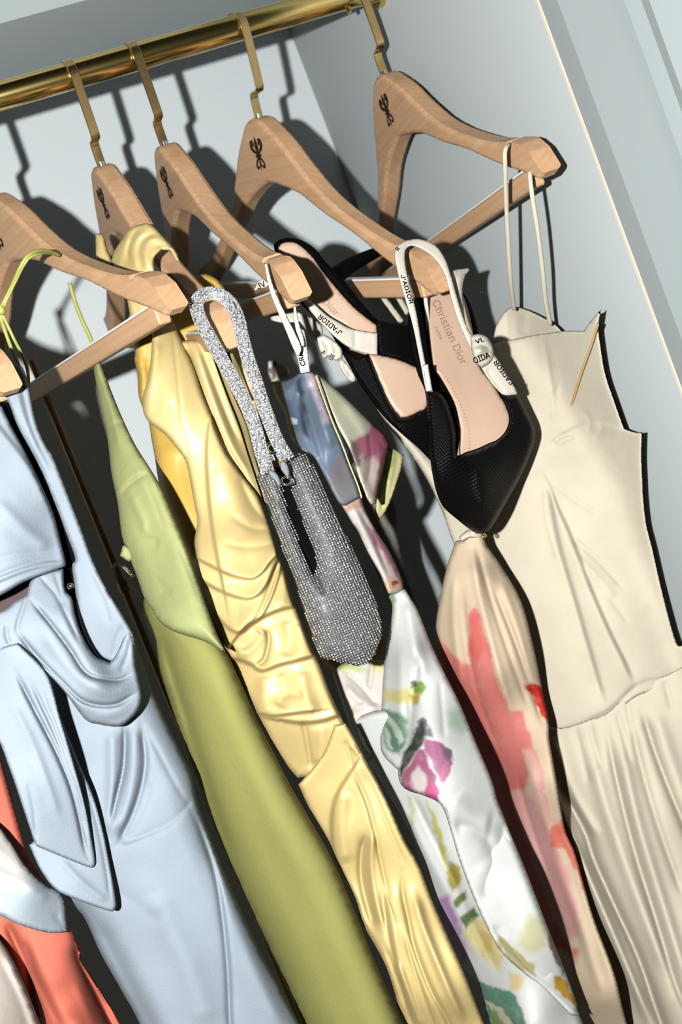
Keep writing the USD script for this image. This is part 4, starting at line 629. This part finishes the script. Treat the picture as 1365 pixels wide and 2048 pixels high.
# ================================================================ cream dress beside the side wall
cr = wthing('cream_dress', 'cream cotton dress with seamed bodice and gathered skirt, against the side wall', 'dress', P3((1060, 640), -0.09)[0])
part(cr, 'skirt', Cloth([(1060, 1440), (1121, 1456), (1176, 1440), (1217, 1424), (1275, 1372), (1330, 1352), (1372, 1330), (1420, 1480), (1500, 1720), (1600, 2000), (1720, 2340), (1300, 2340), (1225, 2052), (1160, 1820), (1110, 1700), (1075, 1560), (1040, 1450)],
     [(1060, 1450, -.066), (1217, 1430, -.116), (1372, 1335, -.135), (1090, 1650, -.055), (1150, 1600, -.095), (1300, 1650, -.14), (1200, 1800, -.10), (1240, 2050, -.07), (1340, 2000, -.14), (1500, 1720, -.13), (1600, 2000, -.13), (1500, 2000, -.155), (1300, 2340, -.07), (1720, 2340, -.13), (1550, 2340, -.155)],
     [('r', 11, 9, [(1088, 1480), (1110, 1570), (1135, 1650), (1180, 1760), (1240, 1900), (1310, 2070)]), ('r', -18, 10, [(1108, 1500), (1135, 1590), (1170, 1660), (1190, 1720), (1230, 1810), (1280, 1920), (1325, 2050), (1400, 2250)]), ('r', 7, 10, [(1105, 1470), (1120, 1530), (1150, 1600), (1200, 1680)]),
      ('r', 7, 14, [(1180, 1500), (1220, 1640), (1270, 1780), (1340, 1960)]), ('r', -8, 7, [(1213, 1450), (1235, 1560), (1270, 1700), (1310, 1830), (1350, 1960), (1400, 2080)]), ('r', 7, 12, [(1240, 1480), (1275, 1640), (1330, 1820), (1380, 1980)]), ('r', -6, 8, [(1262, 1440), (1285, 1540), (1320, 1660), (1370, 1800)]), ('r', -8, 7, [(1285, 1420), (1310, 1500), (1340, 1580), (1390, 1700)]), ('r', 4, 14, [(1310, 1420), (1350, 1540), (1400, 1660)]),
      ('r', -3, 4, [(1180, 1445), (1190, 1490), (1205, 1540)]), ('r', -3, 3.5, [(1235, 1420), (1248, 1470), (1262, 1530)]), ('r', -3, 3.5, [(1150, 1452), (1165, 1510), (1180, 1570)]), ('r', -2.5, 3, [(1255, 1400), (1262, 1450)]), ('r', -2.5, 4, [(1330, 1360), (1345, 1420)])],
     3.5, roll=(3, 7), thick=(30, 30), wrinkle=1.0, wscale=70, maxx=0.389), M['cream'])
part(cr, 'bodice', Cloth([(988, 688), (1020, 680), (1064, 671), (1100, 666), (1130, 662), (1168, 662), (1182, 642), (1203, 618), (1200, 638), (1198, 658), (1204, 705), (1213, 753), (1231, 806), (1249, 857), (1262, 862), (1275, 865), (1285, 864), (1284, 916), (1286, 960), (1288, 999), (1294, 1050), (1305, 1094), (1327, 1190), (1353, 1284), (1368, 1296), (1385, 1360), (1330, 1378), (1275, 1392), (1217, 1436), (1176, 1452), (1121, 1466), (1060, 1460), (1000, 1330), (940, 1160), (905, 1080), (884, 1010), (880, 960), (900, 860), (960, 760)],
     [(990, 690, -.065), (1100, 670, -.075), (1203, 618, -.095), (1240, 830, -.115), (1285, 870, -.135), (1050, 800, -.088), (1110, 900, -.105), (1180, 1000, -.125), (1300, 1080, -.13), (900, 1000, -.045), (960, 1000, -.07), (1050, 1100, -.095), (1353, 1284, -.13), (1230, 1250, -.13), (1000, 1330, -.055), (1120, 1350, -.095), (1200, 1430, -.11), (1380, 1360, -.13), (1285, 1380, -.13)],
     [('r', -1.6, 2.5, [(1086, 672), (1098, 730), (1106, 790), (1108, 850)]), ('r', 2, 7, [(1096, 690), (1110, 740), (1114, 800)]), ('r', -1.5, 4, [(1094, 690), (1112, 745), (1108, 790)]), ('s', 2.2, 24, [(1124, 868), (1150, 855), (1185, 845), (1215, 850), (1250, 858)], 2), ('r', 2.5, 4, [(1104, 890), (1122, 874), (1140, 868)]), ('r', -2, 3, [(1108, 884), (1126, 880), (1148, 872)]), ('r', -1.5, 4, [(1165, 822), (1180, 840), (1178, 868)]), ('r', -1.5, 4, [(1200, 845), (1205, 862), (1190, 880)]),
      ('s', -6, 34, [(1094, 950), (1106, 1030), (1122, 1105), (1158, 1226), (1188, 1330), (1215, 1420)], 3), ('r', -2.5, 3, [(1094, 950), (1106, 1030), (1122, 1105), (1158, 1226), (1188, 1330), (1215, 1420)]), ('s', 6, 34, [(1086, 930), (1116, 1010), (1142, 1068), (1178, 1162), (1218, 1256), (1254, 1330), (1276, 1388)], 3), ('r', -2, 2.5, [(1086, 930), (1116, 1010), (1142, 1068), (1178, 1162), (1218, 1256), (1254, 1330), (1270, 1380)]),
      ('r', -2, 5, [(1140, 1075), (1180, 1105), (1220, 1145), (1250, 1180)]), ('r', 2, 8, [(1150, 1110), (1190, 1150), (1230, 1200)]), ('r', -1.5, 6, [(1190, 1150), (1225, 1200), (1260, 1250)]), ('r', -1.5, 5, [(1100, 960), (1150, 1000), (1200, 1030)]), ('s', -1.8, 26, [(1060, 1462), (1121, 1457), (1176, 1441), (1217, 1422), (1275, 1368), (1330, 1354), (1380, 1345)], 2), ('r', -2, 2.5, [(1170, 1443), (1217, 1424), (1262, 1382), (1275, 1368)]), ('r', -2, 6, [(1090, 960), (1096, 1040), (1120, 1130)])],
     3, roll=(8, 9), thick=(26, 24), wrinkle=1.4, wscale=55, corner=40, maxx=0.393), M['cream'])
part(cr, 'back_neckline', Cloth([(986, 700), (987, 679), (993, 652), (1005, 630), (1018, 617), (1030, 613), (1058, 621), (1091, 637), (1112, 650), (1130, 668), (1110, 700), (1040, 710)], [(990, 690, -.045), (1028, 618, -.05), (1125, 665, -.06), (1060, 680, -.055)], [('r', -1.2, 2.5, [(1016, 625), (1014, 660), (1018, 695)]), ('r', 2, 10, [(1050, 625), (1045, 670)])], 3, roll=(5, 8), thick=(8, 10), maxx=0.398), M['cream'])
obj('neckline_edge', cord([(a, b_, min(-.10, ywall((a, b_), 0.3915)) - 0.002) for a, b_ in ((1197, 648), (1182, 695), (1164, 745), (1150, 790), (1138, 830), (1126, 866))], 2.6), M['creamedge'], cr, True, label='tan folded edge of the neckline')
for pq in ([(750, 582), (763, 580), (808, 640), (801, 651)], [(783, 582), (797, 580), (820, 622), (813, 633)]):
    part(cr, 'back_strap', Cloth(pq, .02, (), 3, roll=(1, 3), thick=(2, 4)), M['cream'])
part(cr, 'side_sash', Cloth([(752, 814), (770, 818), (800, 852), (824, 874), (850, 902), (895, 950), (925, 1010), (900, 1060), (870, 990), (840, 935), (800, 880), (770, 845)], [(752, 815, -.02), (830, 900, -.03), (915, 1040, -.035)], [('r', 2, 6, [(780, 840), (850, 925), (900, 1010)])], 4, roll=(5, 8), thick=(8, 10)), M['cream'])
obj('strap', cord([(1024, 289, -.183), (1016, 292, -.197), (1011, 303, -.2)] + [(a, b_, ywall((a, b_), xx)) for a, b_, xx in ((1011, 330, .366), (1013, 400, .368), (1017, 480, .371), (1022, 560, .376), (1029, 618, .386))], 4.6), M['cream'], cr, True)
obj('strap', cord([(a, b_, ywall((a, b_), xx)) for a, b_, xx in ((1060, 345, .376), (1065, 390, .372), (1076, 460, .374), (1086, 540, .378), (1092, 600, .383), (1101, 648, .390))], 4.8), M['cream'], cr, True)

# ================================================================ silver rhinestone bag
bag = wthing('silver_bag', 'silver rhinestone mesh handbag hanging by its loop handle from the yellow dress hanger', 'handbag', P3((440, 590), -0.18)[0])
BY = [(520, 950, -.185), (600, 912, -.185), (560, 1000, -.195), (640, 1000, -.195), (590, 1150, -.21), (690, 1120, -.205), (660, 1230, -.222), (740, 1240, -.2), (700, 1325, -.205), (540, 1040, -.19), (620, 1280, -.205)]
bb = Cloth([(516, 962), (518, 946), (528, 936), (543, 934), (556, 940), (563, 952), (567, 976), (572, 1000), (581, 1032), (593, 1064), (606, 1098), (617, 1128), (624, 1147), (630, 1150), (633, 1140), (632, 1120), (624, 1090), (612, 1060), (600, 1030), (588, 1000), (580, 970), (570, 945), (562, 928), (572, 914), (588, 908), (604, 908), (618, 918), (640, 960), (666, 1016), (692, 1072), (720, 1130), (746, 1190), (760, 1234), (763, 1270), (756, 1292), (746, 1314), (722, 1332), (692, 1326), (660, 1319), (640, 1310), (630, 1285), (610, 1222), (590, 1160), (570, 1108), (550, 1050), (534, 1000)],
     BY, [('r', -7, 8, [(634, 1150), (645, 1172), (650, 1190)]), ('r', 4, 14, [(610, 1150), (640, 1185), (668, 1170)])], 4, roll=(24, 40), thick=(24, 36), corner=70)
part(bag, 'body', bb, M['silverbase'])
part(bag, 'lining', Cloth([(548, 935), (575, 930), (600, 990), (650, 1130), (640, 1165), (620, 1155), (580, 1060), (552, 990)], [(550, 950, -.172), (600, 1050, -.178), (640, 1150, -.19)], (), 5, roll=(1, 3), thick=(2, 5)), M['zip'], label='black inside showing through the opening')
rng = random.Random(7)
def gems(points, normals, rad, seed=1, tilt=0.22, squash=0.75):
    """Small cut stones (flat table, six crown facets) set on a surface: one joined mesh."""
    r = np.random.default_rng(seed); n = len(points); P = np.asarray(points); N = np.asarray(normals) + r.normal(0, tilt, (n, 3)); N /= np.linalg.norm(N, axis=1, keepdims=True)
    A = np.cross(N, r.normal(size=(n, 3))); A /= np.linalg.norm(A, axis=1, keepdims=True); B = np.cross(N, A)
    ang = np.arange(6) * np.pi / 3; R = np.broadcast_to(np.asarray(rad, float), (n,))
    rings = []
    for k, (rr, hh) in enumerate(((1.0, -0.35), (1.0, 0.15), (0.55, squash))):
        rings.append(P[:, None] + R[:, None, None] * (rr * (np.cos(ang)[None, :, None] * A[:, None] + np.sin(ang)[None, :, None] * B[:, None]) + hh * N[:, None]))
    v = np.concatenate(rings, 1).reshape(-1, 3); f = []
    for k in range(2):
        for j in range(6):
            l = (j + 1) % 6; a, b, c, d = k * 6 + j, k * 6 + l, (k + 1) * 6 + l, (k + 1) * 6 + j; f += [[a, b, c], [a, c, d]]
    f += [[12, 13, 14], [12, 14, 15], [12, 15, 16], [12, 16, 17]]
    F_ = (np.arange(n)[:, None, None] * 18 + np.array(f)[None]).reshape(-1, 3)
    return v, F_
def surfpts(c, q, eps=1.5):
    p = P3(q, c.front(q)); px = P3(q + [eps, 0], c.front(q + [eps, 0])); py = P3(q + [0, eps], c.front(q + [0, eps]))
    n = np.cross(py - p, px - p); n /= np.linalg.norm(n, axis=1, keepdims=True) + 1e-12
    n[(n * (CAM - p)).sum(1) < 0] *= -1
    return p, n
u1 = np.array([0.40, 0.915]) * 5.1; u2 = np.array([0.93, -0.37]) * 5.3
ii, jj = np.meshgrid(np.arange(-20, 140), np.arange(-60, 110)); q = np.array([520, 940]) + ii.ravel()[:, None] * u1 + jj.ravel()[:, None] * u2
q = q + np.random.default_rng(3).uniform(-0.5, 0.5, q.shape)
inside = shapely.contains_xy(bb.poly.buffer(1.0), q[:, 0], q[:, 1]); q = q[inside]
gp, gn = surfpts(bb, q)
obj('rhinestones', gems(gp, gn, mpp(q, gp[:, 1]) * 2.2, 5, 0.3), M['gem'], bag, False, kind='stuff', label='rows of silver rhinestones')
hp = [(536, 944, -.19), (522, 900, -.19), (512, 860, -.19), (494, 812, -.19), (470, 765, -.188), (444, 718, -.186), (418, 672, -.184), (401, 640, -.182), (393, 614, -.18), (397, 598, -.175), (412, 589, -.168), (430, 587, -.166), (450, 596, -.17), (466, 614, -.178), (477, 640, -.184), (484, 672, -.186), (496, 716, -.188), (510, 756, -.19), (524, 800, -.19), (540, 845, -.19), (556, 884, -.19), (576, 918, -.19)]
hc = catmull(np.array(hp, float), 8); hw = P3(hc[:, :2], hc[:, 2]); hr = mpp(hc[:, :2], hc[:, 2]) * 12.2
obj('handle', tube(hw, hr, 16), M['silverbase'], bag, True)
L = np.r_[0, np.cumsum(np.linalg.norm(np.diff(hw, axis=0), axis=1))]; sp_ = np.arange(0, L[-1], 0.00165)
pc = np.stack([np.interp(sp_, L, hw[:, k]) for k in range(3)], 1); rc = np.interp(sp_, L, hr)
tt = np.gradient(pc, axis=0); tt /= np.linalg.norm(tt, axis=1, keepdims=True); nn = np.cross(tt, np.array([0, 1.0, 0.2])); nn /= np.linalg.norm(nn, axis=1, keepdims=True); bn = np.cross(tt, nn)
GP, GN, GR = [], [], []
rr_ = np.random.default_rng(11)
for k in range(len(sp_)):
    for a in np.arange(16) * 2 * np.pi / 16 + (k % 2) * np.pi / 16:
        a += rr_.normal(0, 0.08); n_ = math.cos(a) * nn[k] + math.sin(a) * bn[k]; GP.append(pc[k] + n_ * rc[k] * 1.0 + tt[k] * rr_.normal(0, 0.0002)); GN.append(n_); GR.append(0.00092)
obj('handle_rhinestones', gems(GP, GN, np.array(GR) * 0.92, 8, 0.55), M['gemlight'], bag, False, kind='stuff', label='rhinestones covering the loop handle')
part(bag, 'tab', Cloth([(536, 940), (548, 942), (558, 952), (563, 968), (558, 976), (550, 962), (540, 952)], [(540, 945, -.2), (560, 970, -.2), (550, 945, -.2)], (), 2, roll=(1.5, 3), thick=(2, 4)), M['tab'])
part(bag, 'tab', Cloth([(560, 924), (568, 920), (576, 930), (580, 946), (577, 958), (570, 950), (562, 938)], [(562, 925, -.2), (578, 955, -.2), (575, 930, -.2)], (), 2, roll=(1.5, 3), thick=(2, 4)), M['tab'])
for (c, R_, r_, ax) in (((573, 962), 0.0030, 0.0007, 0.5), ((545, 897), 0.0035, 0.0012, 0.2)):
    rg = trimesh.creation.torus(R_, r_, 28, 12); rg.apply_transform(trimesh.transformations.rotation_matrix(math.pi / 2 - ax, [1, 0, 0])); rg.apply_transform(trimesh.transformations.rotation_matrix(0.35, [0, 1, 0])); rg.apply_translation(P3(c, -.205 if c[1] > 930 else -.19)[0]); obj('metal_ring', rg, M['chrome'], bag, True)
cl = trimesh.creation.cylinder(0.0034, 0.006, sections=24); cl.apply_translation(P3((547, 912), -.188)[0]); obj('clasp', cl, M['chrome'], bag, 30)

# ================================================================ slingback shoes
M['ribs'] = mat('ribbed_black_mesh', {'g': ('geometry', {}), 'mp': ('mapping', dict(rotation=(0.0, 0.25, 0.0))), 'w': ('wave_texture', dict(wave_type='bands', bands_direction='z', scale=150.0, distortion=0.6, detail=1.0)), 'w2': ('wave_texture', dict(wave_type='bands', bands_direction='x', scale=190.0, distortion=0.6, detail=1.0)), 'mx': ('mix_color', dict(fac=0.3)), 'bw': ('rgb_to_bw', {}),
     'b': ('bump', dict(strength=0.7, distance=0.0008)), 'p': ('principled_bsdf', dict(base_color=(0.0010, 0.0010, 0.0012), roughness=0.45, specular_ior_level=0.05))},
     [('g.position', 'mp.vector'), ('mp.vector', 'w.vector'), ('mp.vector', 'w2.vector'), ('w.color', 'mx.a'), ('w2.color', 'mx.b'), ('mx.result', 'bw.color'), ('bw.val', 'b.height'), ('b.normal', 'p.normal')])
sa = wthing('slingback_shoe', 'black pointed slingback shoe facing the camera, its ribbon strap looped over a hanger end', 'shoe', P3((960, 1060), -0.15)[0], group='pair of slingback shoes')
part(sa, 'outsole', Cloth([(862, 566), (840, 584), (828, 602), (817, 634), (820, 690), (836, 748), (852, 790), (858, 880), (870, 972), (890, 1012), (918, 1038), (952, 1062), (966, 1064), (982, 1052), (1002, 1018), (1033, 966), (1060, 905), (1068, 872), (1066, 850), (1050, 822), (1030, 790), (1000, 760), (976, 738), (963, 692), (955, 652), (943, 613), (927, 585), (900, 562), (878, 558)],
     [(850, 580, -.098), (940, 610, -.098), (880, 740, -.115), (960, 740, -.115), (960, 900, -.135), (960, 1060, -.145)], (), 4, roll=(3, 5), thick=(7, 10)), M['black'])
ins = Cloth([(846, 600), (853, 584), (866, 570), (885, 562), (908, 568), (924, 586), (936, 616), (945, 655), (951, 695), (958, 728), (966, 743), (986, 768), (1001, 792), (1012, 810), (1022, 837), (1020, 862), (996, 890), (955, 908), (912, 925), (921, 869), (919, 845), (913, 817), (905, 797), (895, 778), (880, 753), (868, 735), (862, 700), (856, 653)],
     [(850, 590, -.104), (930, 600, -.104), (870, 720, -.122), (955, 720, -.122), (915, 800, -.136), (1010, 830, -.138), (960, 900, -.142), (900, 650, -.112)], [('r', -0.8, 30, [(890, 620), (920, 740), (960, 860)])], 3, roll=(1.5, 4), thick=(3, 6))
part(sa, 'insole', ins, M['nude'])
part(sa, 'vamp', Cloth([(852, 783), (866, 782), (882, 786), (893, 802), (904, 832), (911, 868), (912, 912), (934, 906), (955, 899), (976, 890), (994, 882), (1012, 864), (1019, 837), (1012, 811), (1000, 791), (1018, 791), (1037, 789), (1055, 824), (1068, 851), (1071, 876), (1061, 909), (1046, 944), (1030, 975), (1014, 1003), (999, 1030), (981, 1058), (964, 1067), (948, 1064), (914, 1038), (886, 1012), (871, 975), (861, 919), (857, 860)],
     [(852, 785, -.150), (870, 785, -.150), (880, 850, -.152), (862, 900, -.15), (912, 912, -.158), (994, 882, -.158), (1012, 830, -.15), (1030, 795, -.142), (1068, 860, -.142), (1030, 970, -.15), (955, 940, -.178), (962, 1000, -.182), (964, 1062, -.16), (880, 1000, -.152)],
     [('r', 2, 20, [(955, 920), (962, 980), (966, 1040)])], 3, roll=(9, 13), thick=(6, 12), corner=60), M['ribs'])
obj('topline_binding', cord([(873, 784, -.156), (884, 789, -.156), (895, 806, -.157), (905, 836, -.158), (912, 870, -.16), (913, 911, -.163), (934, 905, -.165), (956, 898, -.166), (978, 888, -.165), (996, 880, -.163), (1013, 862, -.159), (1020, 837, -.155), (1012, 809, -.151), (1001, 791, -.148)], 1.3), M['black'], sa, True)
strA = Cloth([(852, 783), (845, 745), (836, 700), (826, 652), (812, 602), (798, 554), (791, 522), (790, 505), (795, 492), (808, 483), (822, 479), (838, 478), (858, 483), (875, 494), (890, 515), (902, 548), (914, 590), (926, 630), (938, 660), (952, 680), (962, 700), (950, 712), (938, 690), (926, 664), (914, 634), (904, 600), (894, 562), (884, 537), (868, 516), (848, 501), (830, 493), (818, 494), (811, 506), (812, 530), (818, 560), (826, 592), (835, 632), (843, 680), (851, 722), (859, 756), (867, 784)],
     [(858, 783, -.156), (840, 700, -.16), (815, 580, -.162), (800, 510, -.155), (830, 484, -.148), (870, 500, -.15), (900, 560, -.158), (925, 640, -.16), (955, 700, -.158)], (), 2.5, roll=(1, 2.5), thick=(1.0, 3), corner=75)
sm = part(sa, 'strap', strA, M['tape'], label='off-white lettered ribbon strap')
obj('strap_lettering', lettering("J'ADIOR", (801, 550), 72, 8.0, strA.front, fitlen("J'ADIOR", 8.0, 60), True), M['ink'], sm, False)
obj('strap_lettering', lettering("R", (797, 503), -60, 8.0, strA.front, 1.0, True), M['ink'], sm, False)
part(sa, 'elastic', Cloth([(847, 730), (857, 728), (866, 782), (853, 784)], [(848, 730, -.163), (865, 780, -.158), (855, 783, -.158)], (), 2.5, roll=(1, 2.5), thick=(1.5, 3)), M['white'])
tl = Cloth([(952, 715), (968, 700), (980, 698), (992, 713), (1005, 732), (1024, 763), (1035, 784), (1033, 790), (1012, 791), (1000, 785), (981, 763), (964, 738)], [(960, 712, -.166), (1030, 788, -.152), (1000, 760, -.158)], [('r', -2, 3, [(972, 738), (992, 765), (1010, 788)])], 2.5, roll=(1.5, 3), thick=(1.5, 4))
b1 = part(sa, 'bow_tail', tl, M['tape'])
obj('strap_lettering', lettering("J'ADIOR", (1031, 771), 234, 8.5, tl.front, fitlen("J'ADIOR", 8.5, 62), True), M['ink'], b1, False)
part(sa, 'bow_tail', Cloth([(899, 552), (907, 541), (921, 538), (937, 536), (940, 540), (931, 553), (926, 576), (927, 602), (931, 640), (940, 668), (928, 656), (918, 622), (908, 586)], [(905, 545, -.140), (935, 540, -.130), (935, 660, -.15), (920, 600, -.145)], [('r', 1.5, 4, [(925, 545), (918, 575), (926, 640)])], 2.5, roll=(1.5, 3), thick=(1.5, 4)), M['tape'])
kb = Cloth([(941, 672), (956, 668), (974, 673), (986, 692), (988, 714), (978, 728), (964, 736), (952, 724), (944, 700)], [(945, 680, -.166), (980, 700, -.166), (964, 730, -.168), (962, 700, -.176)], [('r', -2, 2.5, [(948, 695), (965, 690), (982, 698)]), ('r', -1.5, 2.5, [(950, 716), (968, 712), (984, 716)])], 2.2, roll=(4, 8), thick=(6, 8))
b2 = part(sa, 'bow_knot', kb, M['tape'])
obj('strap_lettering', lettering("OIDA", (949, 728), -22, 12.0, kb.front, fitlen("OIDA", 12, 34), True), M['ink'], b2, False)
obj('strap_lettering', lettering("VL", (952, 688), -18, 8.0, kb.front, fitlen("VL", 8, 18), True), M['ink'], b2, False)
iso = [p for p in sa.GetPrim().GetChildren() if p.GetName() == 'insole'][0]
iso = UsdGeom.Mesh(iso)
obj('embossed_lettering', lettering('Christian Dior', (864, 603), 65.5, 15.0, ins.front, fitlen('Christian Dior', 15, 138), proud=0.0003), M['foil'], iso, False)
obj('embossed_lettering', lettering('PARIS', (869, 654), 66, 5.0, ins.front, fitlen('PARIS', 5, 27), proud=0.0003), M['foil'], iso, False)
st_ = catmull([(873, 742), (890, 765), (905, 795), (918, 825), (926, 850), (930, 880), (928, 905)], 5) + [10, 0]
L2 = np.r_[0, np.cumsum(np.linalg.norm(np.diff(st_, axis=0), axis=1))]; qq = np.stack([np.interp(np.arange(0, L2[-1], 7.0), L2, st_[:, k]) for k in range(2)], 1)
ms = []
for w_ in P3(qq, ins.front(qq) - 0.0002):
    s_ = trimesh.creation.icosphere(1, 0.00042); s_.apply_translation(w_); ms.append(s_)
obj('stitching', join(ms), M['foil'], iso, True, kind='stuff')

sb = wthing('slingback_shoe', 'black slingback shoe hanging behind, heel up and partly hidden by a hanger end', 'shoe', P3((860, 900), -0.10)[0], group='pair of slingback shoes')
part(sb, 'outsole', Cloth([(548, 489), (558, 480), (572, 476), (588, 477), (605, 481), (630, 497), (653, 525), (678, 548), (706, 582), (730, 612), (756, 640), (800, 660), (850, 700), (880, 800), (885, 900), (870, 930), (837, 896), (793, 858), (762, 826), (720, 768), (690, 715), (662, 668), (630, 635), (600, 605), (570, 560), (552, 515)],
     [(560, 490, -.085), (650, 560, -.085), (740, 680, -.085), (860, 880, -.095)], (), 4, roll=(3, 5), thick=(7, 10)), M['black'])
inb = Cloth([(556, 496), (564, 487), (577, 484), (597, 488), (624, 512), (648, 545), (677, 580), (706, 612), (732, 634), (754, 650), (757, 680), (760, 720), (700, 700), (690, 655), (655, 634), (615, 606), (592, 580), (570, 540)], [(560, 492, -.095), (640, 560, -.095), (750, 660, -.097), (600, 590, -.093)], (), 3, roll=(1.5, 4), thick=(3, 6))
ib = part(sb, 'insole', inb, M['nude'])
obj('embossed_lettering', lettering('Dior', (644, 604), 46, 12.0, inb.front, fitlen('Dior', 12, 38), proud=0.0003), M['foil'], ib, False)
part(sb, 'insole', Cloth([(735, 706), (764, 711), (794, 718), (824, 730), (848, 745), (862, 790), (854, 815), (837, 825), (817, 834), (802, 836), (779, 806), (758, 759), (743, 724)], [(740, 710, -.10), (850, 750, -.10), (810, 830, -.105)], (), 4, roll=(1.5, 4), thick=(3, 6)), M['nude'])
part(sb, 'vamp', Cloth([(755, 636), (790, 645), (824, 654), (850, 690), (866, 745), (858, 812), (838, 824), (818, 833), (802, 835), (780, 805), (758, 759), (743, 724), (735, 706), (700, 660), (688, 708), (724, 768), (750, 803), (766, 828), (794, 858), (838, 896), (880, 930), (900, 900), (890, 780), (870, 690), (840, 640), (790, 615)] [:0] + [(661, 664), (690, 700), (712, 712), (736, 708), (745, 726), (759, 760), (780, 806), (801, 837), (818, 835), (839, 825), (856, 814), (880, 800), (905, 880), (900, 925), (870, 925), (837, 896), (793, 858), (764, 828), (748, 803), (722, 768), (690, 716)],
     [(665, 668, -.100), (740, 712, -.108), (800, 845, -.112), (870, 860, -.100), (900, 920, -.088), (750, 800, -.104)], (), 3, roll=(5, 8), thick=(5, 10), corner=60), M['ribs'])
part(sb, 'vamp', Cloth([(752, 640), (790, 646), (826, 655), (860, 690), (870, 760), (848, 748), (824, 731), (794, 719), (757, 711), (755, 680)], [(755, 645, -.100), (860, 700, -.086), (800, 715, -.098)], (), 3, roll=(3, 5), thick=(4, 8)), M['ribs'])
strB = Cloth([(598, 592), (606, 590), (630, 608), (655, 630), (680, 645), (706, 658), (756, 666), (756, 710), (735, 708), (711, 701), (690, 690), (672, 676), (655, 660), (636, 640), (615, 615)], [(602, 593, -.105), (680, 665, -.112), (752, 690, -.106), (640, 630, -.11)], [('r', -1.5, 2, [(711, 660), (711, 700)]), ('r', -1.2, 3, [(640, 616), (690, 652), (730, 664)])], 2.5, roll=(1.5, 3), thick=(1.5, 4))
s2 = part(sb, 'strap', strB, M['tape'], label='off-white lettered ribbon strap')
obj('strap_lettering', lettering("J'ADIOR", (686, 664), 219, 10.0, strB.front, fitlen("J'ADIOR", 10, 56), True), M['ink'], s2, False)
part(sb, 'bow_tail', Cloth([(526, 614), (540, 606), (560, 604), (585, 616), (600, 625), (632, 640), (646, 660), (640, 690), (620, 670), (600, 644), (566, 646), (541, 641), (538, 630)], [(530, 615, -.06), (600, 630, -.075), (640, 680, -.09)], [('r', -1.5, 3, [(560, 610), (600, 635), (630, 670)])], 3, roll=(1.5, 3), thick=(1.5, 4)), M['tape'])
knb = Cloth([(632, 676), (648, 668), (668, 680), (684, 698), (686, 716), (672, 722), (660, 712), (648, 718), (640, 702)], [(640, 680, -.112), (680, 710, -.112), (650, 715, -.112)], [('r', -2, 2.5, [(645, 682), (656, 695), (655, 712)]), ('r', -2, 2.5, [(665, 685), (672, 700), (668, 718)])], 2.2, roll=(3, 6), thick=(5, 7))
k2 = part(sb, 'bow_knot', knb, M['tape'])
obj('strap_lettering', lettering("A", (642, 706), 30, 8.0, knb.front, 1.0, True), M['ink'], k2, False)
obj('strap_lettering', lettering("DI", (664, 722), -60, 8.0, knb.front, 1.0, True), M['ink'], k2, False)
part(sb, 'bow_tail', Cloth([(676, 722), (686, 718), (700, 735), (712, 755), (710, 764), (700, 762), (686, 745)], [(680, 720, -.11), (708, 760, -.105), (695, 740, -.11)], [('r', -2, 3, [(686, 728), (704, 755)])], 2.2, roll=(1.5, 3), thick=(1.5, 4)), M['tape'])
tb = Cloth([(508, 582), (514, 568), (524, 557), (534, 558), (541, 566), (534, 574), (522, 578)], [(510, 580, -.1), (538, 562, -.1), (530, 576, -.1)], (), 2, roll=(1, 2), thick=(1, 3))
b3 = part(sb, 'bow_tail', tb, M['tape'])
obj('strap_lettering', lettering("JV", (516, 580), -28, 11.0, tb.front, fitlen('JV', 11, 18), True), M['ink'], b3, False)
hl = catmull([(650, 575, -.07), (672, 552, -.05), (700, 532, -.03), (730, 516, -.012), (758, 503, 0.0)], 5); hq = P3(hl[:, :2], hl[:, 2])
obj('heel', tube(hq, np.linspace(0.0085, 0.0045, len(hq)), 16), M['black'], sb, True)

# ================================================================ brass post standing in the dark gap
po = wthing('brass_post', 'thin brass post with a curved hook in the dark gap beside the blue dress', 'post', (P3((160, 960), 0.15)[0][0], 0.15, 0.0))
pb = P3((160, 960), 0.15)[0]; ptop = P3((92, 780), 0.15)[0][2]; pjo = P3((238, 1176), 0.15)[0][2]
def vcyl(x, y, z0, z1, r): 
    m = trimesh.creation.cylinder(r, z1 - z0, sections=24); m.apply_translation((x, y, (z0 + z1) / 2)); return m
obj('post', vcyl(pb[0], 0.15, 0.012, ptop + 0.03, 0.0034), M['shadebrass'], po)
obj('collar', vcyl(pb[0], 0.15, pjo - 0.006, pjo + 0.006, 0.0052), M['shadebrass'], po)
obj('base', vcyl(pb[0], 0.15, 0.0, 0.012, 0.09), M['shadebrass'], po)
obj('hook', cord([(236, 1165, .14), (228, 1140, .06), (232, 1128, 0.0), (246, 1134, -.04), (262, 1148, -.06), (272, 1158, -.05)], 3.4), M['brass'], po, True)
